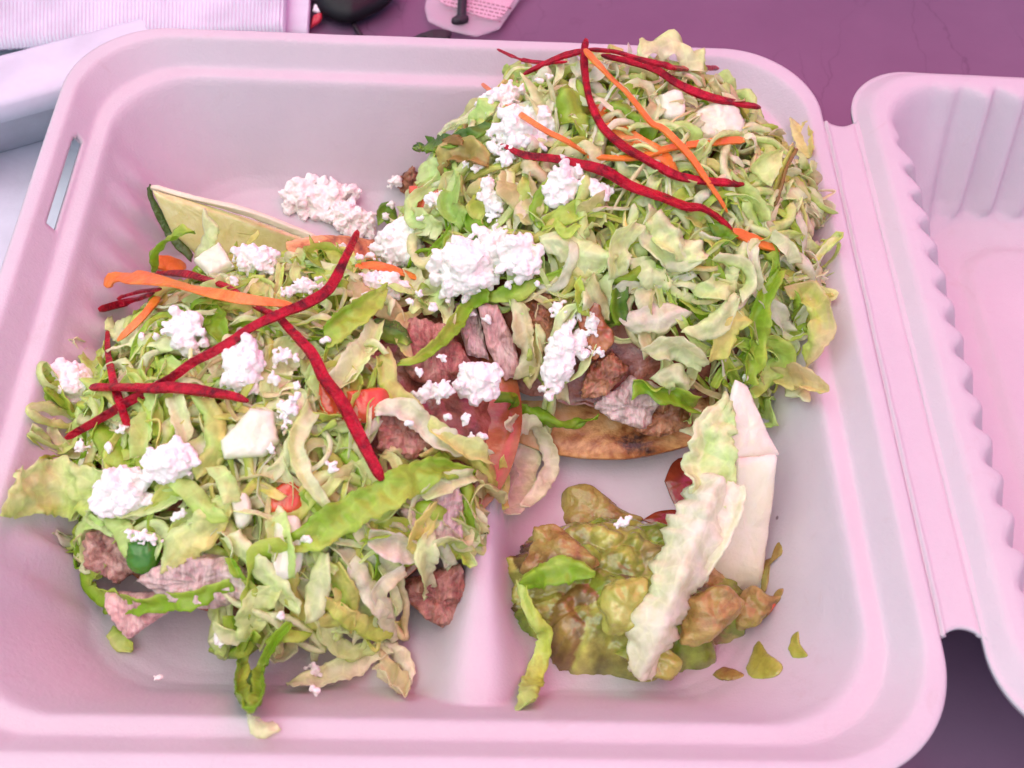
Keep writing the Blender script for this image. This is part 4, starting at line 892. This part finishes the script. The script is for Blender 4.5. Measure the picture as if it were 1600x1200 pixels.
L('avocado_lump', [(960,1020),(1020,1005),(1060,1030),(1050,1065),(1010,1050)], .25, .05, AVOGREEN, 72, rough=.1)
def smear(poly, mat, label, cat, th=.06, seed=1, lift=.02, name='smear', nmix=0.0):
    c = np.mean(np.array(poly,float),0); p = on(c[0],c[1],lift,trayz)
    put(name, slab(poly, th, lift, trayz, tilt=hn(p[0],p[1],trayz,.25), seed=seed, rough=.018, K=6), mat, label, cat)
smear([(1165,1045),(1185,1000),(1200,1020),(1223,1040),(1210,1058),(1175,1061)], AVOGREEN, 'triangular olive guacamole smear on the tray floor at the front right', 'smear', .08, 2)
smear([(1112,1055),(1130,1043),(1155,1050),(1166,1060),(1130,1063)], AVOBROWN, 'small orange brown smear left of the triangular guacamole smear', 'smear', .06, 3)
smear([(1232,1015),(1238,995),(1248,985),(1250,1005),(1262,1025),(1240,1028)], AVOGREEN, 'small guacamole smear on the front right corner wall', 'smear', .05, 4)
smear([(1188,930),(1193,880),(1208,870),(1215,848),(1224,850),(1222,867),(1205,878),(1198,920)], AVOBROWN, 'thin brown streak running up the right wall beside the cabbage piece', 'smear', .04, 5)
smear([(1205,935),(1215,922),(1224,920),(1220,932)], AVOBROWN, 'speck of guacamole right of the red tomato tip', 'smear', .04, 6)
smear([(1038,752),(1052,722),(1080,712),(1092,760),(1080,800),(1056,792)], SALSA, 'dark red salsa puddle behind the top of the cabbage piece', 'salsa', .05, 7)
smear([(1003,813),(1028,799),(1062,797),(1082,808),(1050,824),(1022,820)], SALSA, 'dark red salsa streak at the back edge of the guacamole', 'salsa', .05, 9)
smear([(1205,330),(1222,288),(1240,300),(1250,345),(1240,362),(1213,368)], TORTRED, 'brown sauce stain on the right wall behind the right heap', 'stain', .02, 8)
def gleaf(pts, wpx, c0, c1, label, **k):
    P = path(pts, .3, guacz2); s = pxw(P[len(P)//2])
    return put('lettuce_shred', ribbon(P, np.array(wpx,float)*s, c0, c1, **k), LETTUCE, label, 'lettuce', 'lettuce on the guacamole')
gleaf([(811,912,.6),(856,897,.65),(888,888,.7),(930,897,.6)], [16,42,46,10], 'green','lime', 'dull green ragged leaf piece lying on the guacamole', seed=301, ruf=.08, amt=.3)
gleaf([(813,905,.55),(825,948,.6),(846,978,.55),(852,995,.5),(838,1050,.35),(819,1104,.2)], [14,24,26,30,32,28], 'lime','mint', 'long yellow green lettuce strip hanging down the front left of the guacamole', seed=302, ruf=.05, taper=.05, clear=.1)
# ------------------------------------------------------------------ big white cabbage piece
cab = tag(empty('cabbage_piece', tuple(at(1150,800,2.2))), 'large white cabbage piece with a ruffled edge standing in the guacamole', 'cabbage')
def cpart(name, VF, mat): return put(name, VF, mat, None, None, parent=cab)
c1 = at(1160,800,2.3)
cpart('core_face', slab([(1150,715),(1180,712),(1214,708),(1206,790),(1188,921),(1140,925),(1092,921),(1112,850),(1135,770)], .22, base=c1, tilt=(.1,-.75,.62), seed=81, rough=.03, dome=4.5, smoothpoly=False, n=80), RIB)
cpart('core_top', slab([(1148,592),(1166,600),(1182,640),(1217,711),(1178,722),(1140,726),(1128,690),(1138,630)], .16, base=at(1165,680,3.55), tilt=(.25,-.5,.8), seed=82, rough=.035, dome=4.5, smoothpoly=False, n=80), RIB)
def zpath(L): return np.array([at(*q) for q in L])
P = zpath([(1140,625,4.3),(1116,680,4.0),(1106,730,3.7),(1106,785,3.4)])
cpart('back_leaf', ribbon(P, np.array([24,66,76,60])*pxw(P[1]), 'ivory','mint', seed=83, ruf=.12, ff=1.7, th=.1, amt=.45, sc=.16, curl=.2, clear=0, M=13, fold=0), LETTUCE)
P = zpath([(1128,752,3.75),(1108,800,3.55),(1082,860,3.25),(1052,930,2.9),(1026,995,2.4),(1001,1060,1.6)])
cpart('ruffled_edge', ribbon(P, np.array([74,92,86,80,76,40])*pxw(P[2]), 'white','ivory', seed=84, ruf=.13, ff=1.25, th=.1, amt=.12, sc=.2, curl=0, roll=.15, M=17, clear=.1, buck=.5, fold=-.62, u0=.1), LETTUCE)
P = zpath([(1152,757,3.72),(1136,805,3.4),(1116,850,3.1),(1098,900,2.7)])
cpart('blade', ribbon(P, np.array([34,42,36,14])*pxw(P[1]), 'white','cream', seed=85, ruf=.08, ff=1.1, th=.08, amt=.05, sc=.1, curl=.1, roll=-.5, M=11, clear=.1, buck=.5, fold=.2), LETTUCE)
# ------------------------------------------------------------------ lime wedge
lime = tag(empty('lime_wedge', tuple(at(350,345,1.7))), 'pale lime wedge lying behind the left heap', 'lime')
cl = at(360,350,1.9); tl = (.15,-.8,.55)
put('flesh', slab([(238,297),(300,314),(380,338),(492,377),(455,402),(380,402),(310,402),(268,362)], .2, base=cl, tilt=tl, seed=91, rough=.02, dome=9, smoothpoly=False, n=90), LIMEF, None, None, parent=lime)
P = zpath([(232,291,2.75),(244,325,2.3),(266,362,1.8),(300,404,1.3)])
put('peel', ribbon(P, np.array([6,12,14,12])*pxw(P[1]), 'deep','deep', seed=92, ruf=0, th=.1, curl=.2)[:2], LIMEP, None, None, parent=lime)
P = zpath([(236,293,2.75),(300,309,2.6),(390,333,2.35),(496,374,1.95)])
put('pith', stick(P, .16, .2, 93, jag=.1), LIMEW, None, None, parent=lime)
# ------------------------------------------------------------------ things behind the box
def cloth(name, cor, zs, th, mat, nx, ny, zf, label, cat, wob=.1):
    q = [at(c[0],c[1],z) for c,z in zip(cor,zs)]; V = []
    for s in (1,-1):
        for i in range(ny):
            for j in range(nx):
                u, v = j/(nx-1), i/(ny-1); p = (q[0]*(1-u)+q[1]*u)*(1-v)+(q[3]*(1-u)+q[2]*u)*v
                e = min(u,1-u,v,1-v); p = p+np.array([0,0,(s*th/2)*min(1,(e/.02)**.5+.05)+zf(u,v)+wob*n3((p[0],p[1],0),.25,2)]); V.append(p)
    F = grid_faces(ny,nx)+[f[::-1] for f in grid_faces(ny,nx,False,ny*nx)]
    rim = [j for j in range(nx)]+[i*nx+nx-1 for i in range(1,ny)]+[(ny-1)*nx+j for j in range(nx-2,-1,-1)]+[i*nx for i in range(ny-2,0,-1)]
    F += [(b,a,a+nx*ny,b+nx*ny) for a,b in zip(rim,rim[1:]+rim[:1])]
    return put(name,(V,F),mat,label,cat)
PAPER = plain('white_paper', (.60,.645,.70), .85, .2, 500, .15)
cloth('paper_napkin', [(-130,-90),(452,-90),(446,52),(-130,84)], (1.2,1.2,1.1,1.1), .5, PAPER, 560, 24, lambda u,v: .028*math.sin(u*2*math.pi*98), 'folded white paper napkin with fine ribs at the back left', 'napkin', .06)
cloth('paper_napkin', [(380,-90),(492,-90),(482,56),(380,62)], (.55,.55,.5,.5), .45, PAPER, 80, 24, lambda u,v: .05*math.sin(u*5), 'edge of a second white napkin layer sticking out right under the ribbed one', 'napkin', .06)
cloth('paper_sheet', [(-260,120),(240,60),(330,520),(-330,560)], (.06,.06,.06,.06), .05, PAPER, 60, 60, lambda u,v: .02, 'plain white sheet lying on the table left of the open box', 'paper', .03)
def dish():
    A, Bp = at(-80,184,3.1), at(300,84,3.1); d = nrmz(Bp-A); n = np.array([d[1],-d[0],0]); n = n if n[1] < 0 else -n
    pr = [(-2.75,.4),(-2.7,2.6),(-2.5,3.0),(-2.2,3.15),(-.5,3.25),(-.15,3.2),(0,3.08),(.03,2.75),(0,2.5),(-.1,2.42),(-.5,2.4),(-1.4,.2),(-9,.15)]
    V = []; N = 40
    for k,(o,z) in enumerate(pr):
        for j in range(N): p = A-d*6+(Bp-A+d*5)*1.0*(j/(N-1))+n*(o+.12*math.sin(j/(N-1)*3)); V.append((p[0],p[1],z))
    put('foam_container', (V, grid_faces(len(pr),N)), PAPER, 'white foam container with a thick rim partly hidden at the left behind the open box', 'foam container')
dish()
BLACK = plain('black_plastic', (.008,.008,.010), .45, .25); STRAP = plain('black_cord', (.02,.012,.02), .6)
def tubep(P, r):
    P = catmull(P, 40); T = nrmz(np.gradient(P,axis=0)); S = nrmz(np.cross(T,[.1,.2,1.])); U = np.cross(S,T); M = 10
    V = [P[i]+r*(S[i]*math.cos(a)+U[i]*math.sin(a)) for i in range(len(P)) for a in np.linspace(0,2*math.pi,M,endpoint=False)]
    return V, grid_faces(len(P),M,True)+[tuple(range(M-1,-1,-1)), tuple((len(P)-1)*M+j for j in range(M))]
fob = tag(empty('key_fob', tuple(at(545,0,.5))), 'black key fob with a thin looped cord at the top left of the table', 'key fob')
put('fob_body', slab([(487,-40),(625,-40),(612,0),(585,20),(545,34),(508,24),(490,4)], .55, base=at(550,-2,.55), tilt=(0,-.1,1), seed=95, rough=.02), BLACK, None, None, parent=fob)
put('cord', tubep(zpath([(560,-14,.9),(552,14,.5),(553,36,.2),(566,60,.15)]), .1), STRAP, None, None, parent=fob)
piece('red_tab', [(484,46),(489,26),(503,20),(501,34)], .12, .3, plain('red_plastic',(.5,.03,.05),.35), 'small red tab beside the black key fob', 'tab', f=lambda x,y: 0, rough=.02)
piece('white_tab', [(488,18),(493,6),(506,11),(500,21)], .1, .5, plain('white_plastic',(.8,.8,.8),.35), 'small white tab beside the black key fob', 'tab', f=lambda x,y: 0, rough=.02)
ktag = tag(empty('key_tag', tuple(at(735,15,.15))), 'clear plastic key tag with a printed pink paper insert on the table behind the box', 'key tag')
def clear_mat():
    m, nt, b, o = newmat('clear_plastic'); b.inputs['Base Color'].default_value = (.9,.8,.85,1); b.inputs['Roughness'].default_value = .15
    t = nd(nt,'ShaderNodeBsdfTransparent'); ms = nd(nt,'ShaderNodeMixShader'); ms.inputs[0].default_value = .72
    nt.links.new(b.outputs[0], ms.inputs[1]); nt.links.new(t.outputs[0], ms.inputs[2]); nt.links.new(ms.outputs[0], o.inputs['Surface']); return m
put('plastic_sleeve', slab([(663,12),(672,-30),(850,-30),(812,0),(780,46),(744,58),(700,48),(668,34)], .13, base=at(742,10,.3), tilt=(0,0,1), seed=96, rough=.01, dome=10, smoothpoly=False, n=90), clear_mat(), None, None, parent=ktag)
INS = plain('pink_paper', (.62,.33,.42), .6)
put('paper_insert', slab([(684,-20),(688,3),(700,9),(768,31),(782,29),(790,20),(815,-20)], .03, base=at(742,0,.36), tilt=(0,0,1), seed=97, rough=.0, dome=12, smoothpoly=False, n=90), INS, None, None, parent=ktag)
INK = plain('print_ink', (.16,.03,.06), .7); V = []; F = []
rp = np.random.default_rng(3)
for row in range(5):
    x = 690+row*1.5
    while x < 792-row*3:
        wd = rp.uniform(2,8); y = -12+row*6+(x-690)*.22
        for (a_,b_) in ((x,y),(x+wd,y+wd*.22),(x+wd,y+wd*.22+2.4),(x,y+2.4)): V.append(at(a_,b_,.405))
        F.append((len(V)-4,len(V)-3,len(V)-2,len(V)-1)); x += wd+2.2
put('print', (V,F), INK, None, None, parent=ktag, kind='stuff')
put('cord', tubep(zpath([(724,-16,.7),(722,8,.6),(721,26,.5),(719,34,.25)]), .17), STRAP, None, None, parent=ktag)
put('knot', slab([(704,30),(718,24),(730,28),(730,35),(718,39),(706,37)], .18, base=at(718,32,.45), tilt=(0,-.2,1), seed=98, rough=.03), STRAP, None, None, parent=ktag)
piece('leather_loop', [(640,60),(660,52),(684,46),(704,49),(702,60),(680,66)], .15, .2, STRAP, 'dark leather loop showing just behind the back rim below the key tag', 'loop', f=lambda x,y: 0, rough=.03)
# ------------------------------------------------------------------ fuse the cheese grains into crumbly lumps
bpy.context.view_layer.update(); dg = bpy.context.evaluated_depsgraph_get()
for k, o in enumerate(REMESH):
    me = bpy.data.meshes.new_from_object(o.evaluated_get(dg)); me.name = o.name
    o.modifiers.clear(); o.data = me
    if not me.materials: me.materials.append(CHEESE)
    n = len(me.vertices); co = np.zeros(n*3); no = np.zeros(n*3); me.vertices.foreach_get('co', co); me.vertices.foreach_get('normal', no)
    co = co.reshape(-1,3); no = no.reshape(-1,3)
    d = np.array([.04*n3(p/CM, 5.0, k)+.035*n3(p/CM, 11, k+5) for p in co])*CM
    me.vertices.foreach_set('co', (co+no*d[:,None]).ravel()); me.polygons.foreach_set('use_smooth', [True]*len(me.polygons)); me.set_sharp_from_angle(angle=math.radians(42)); me.update()
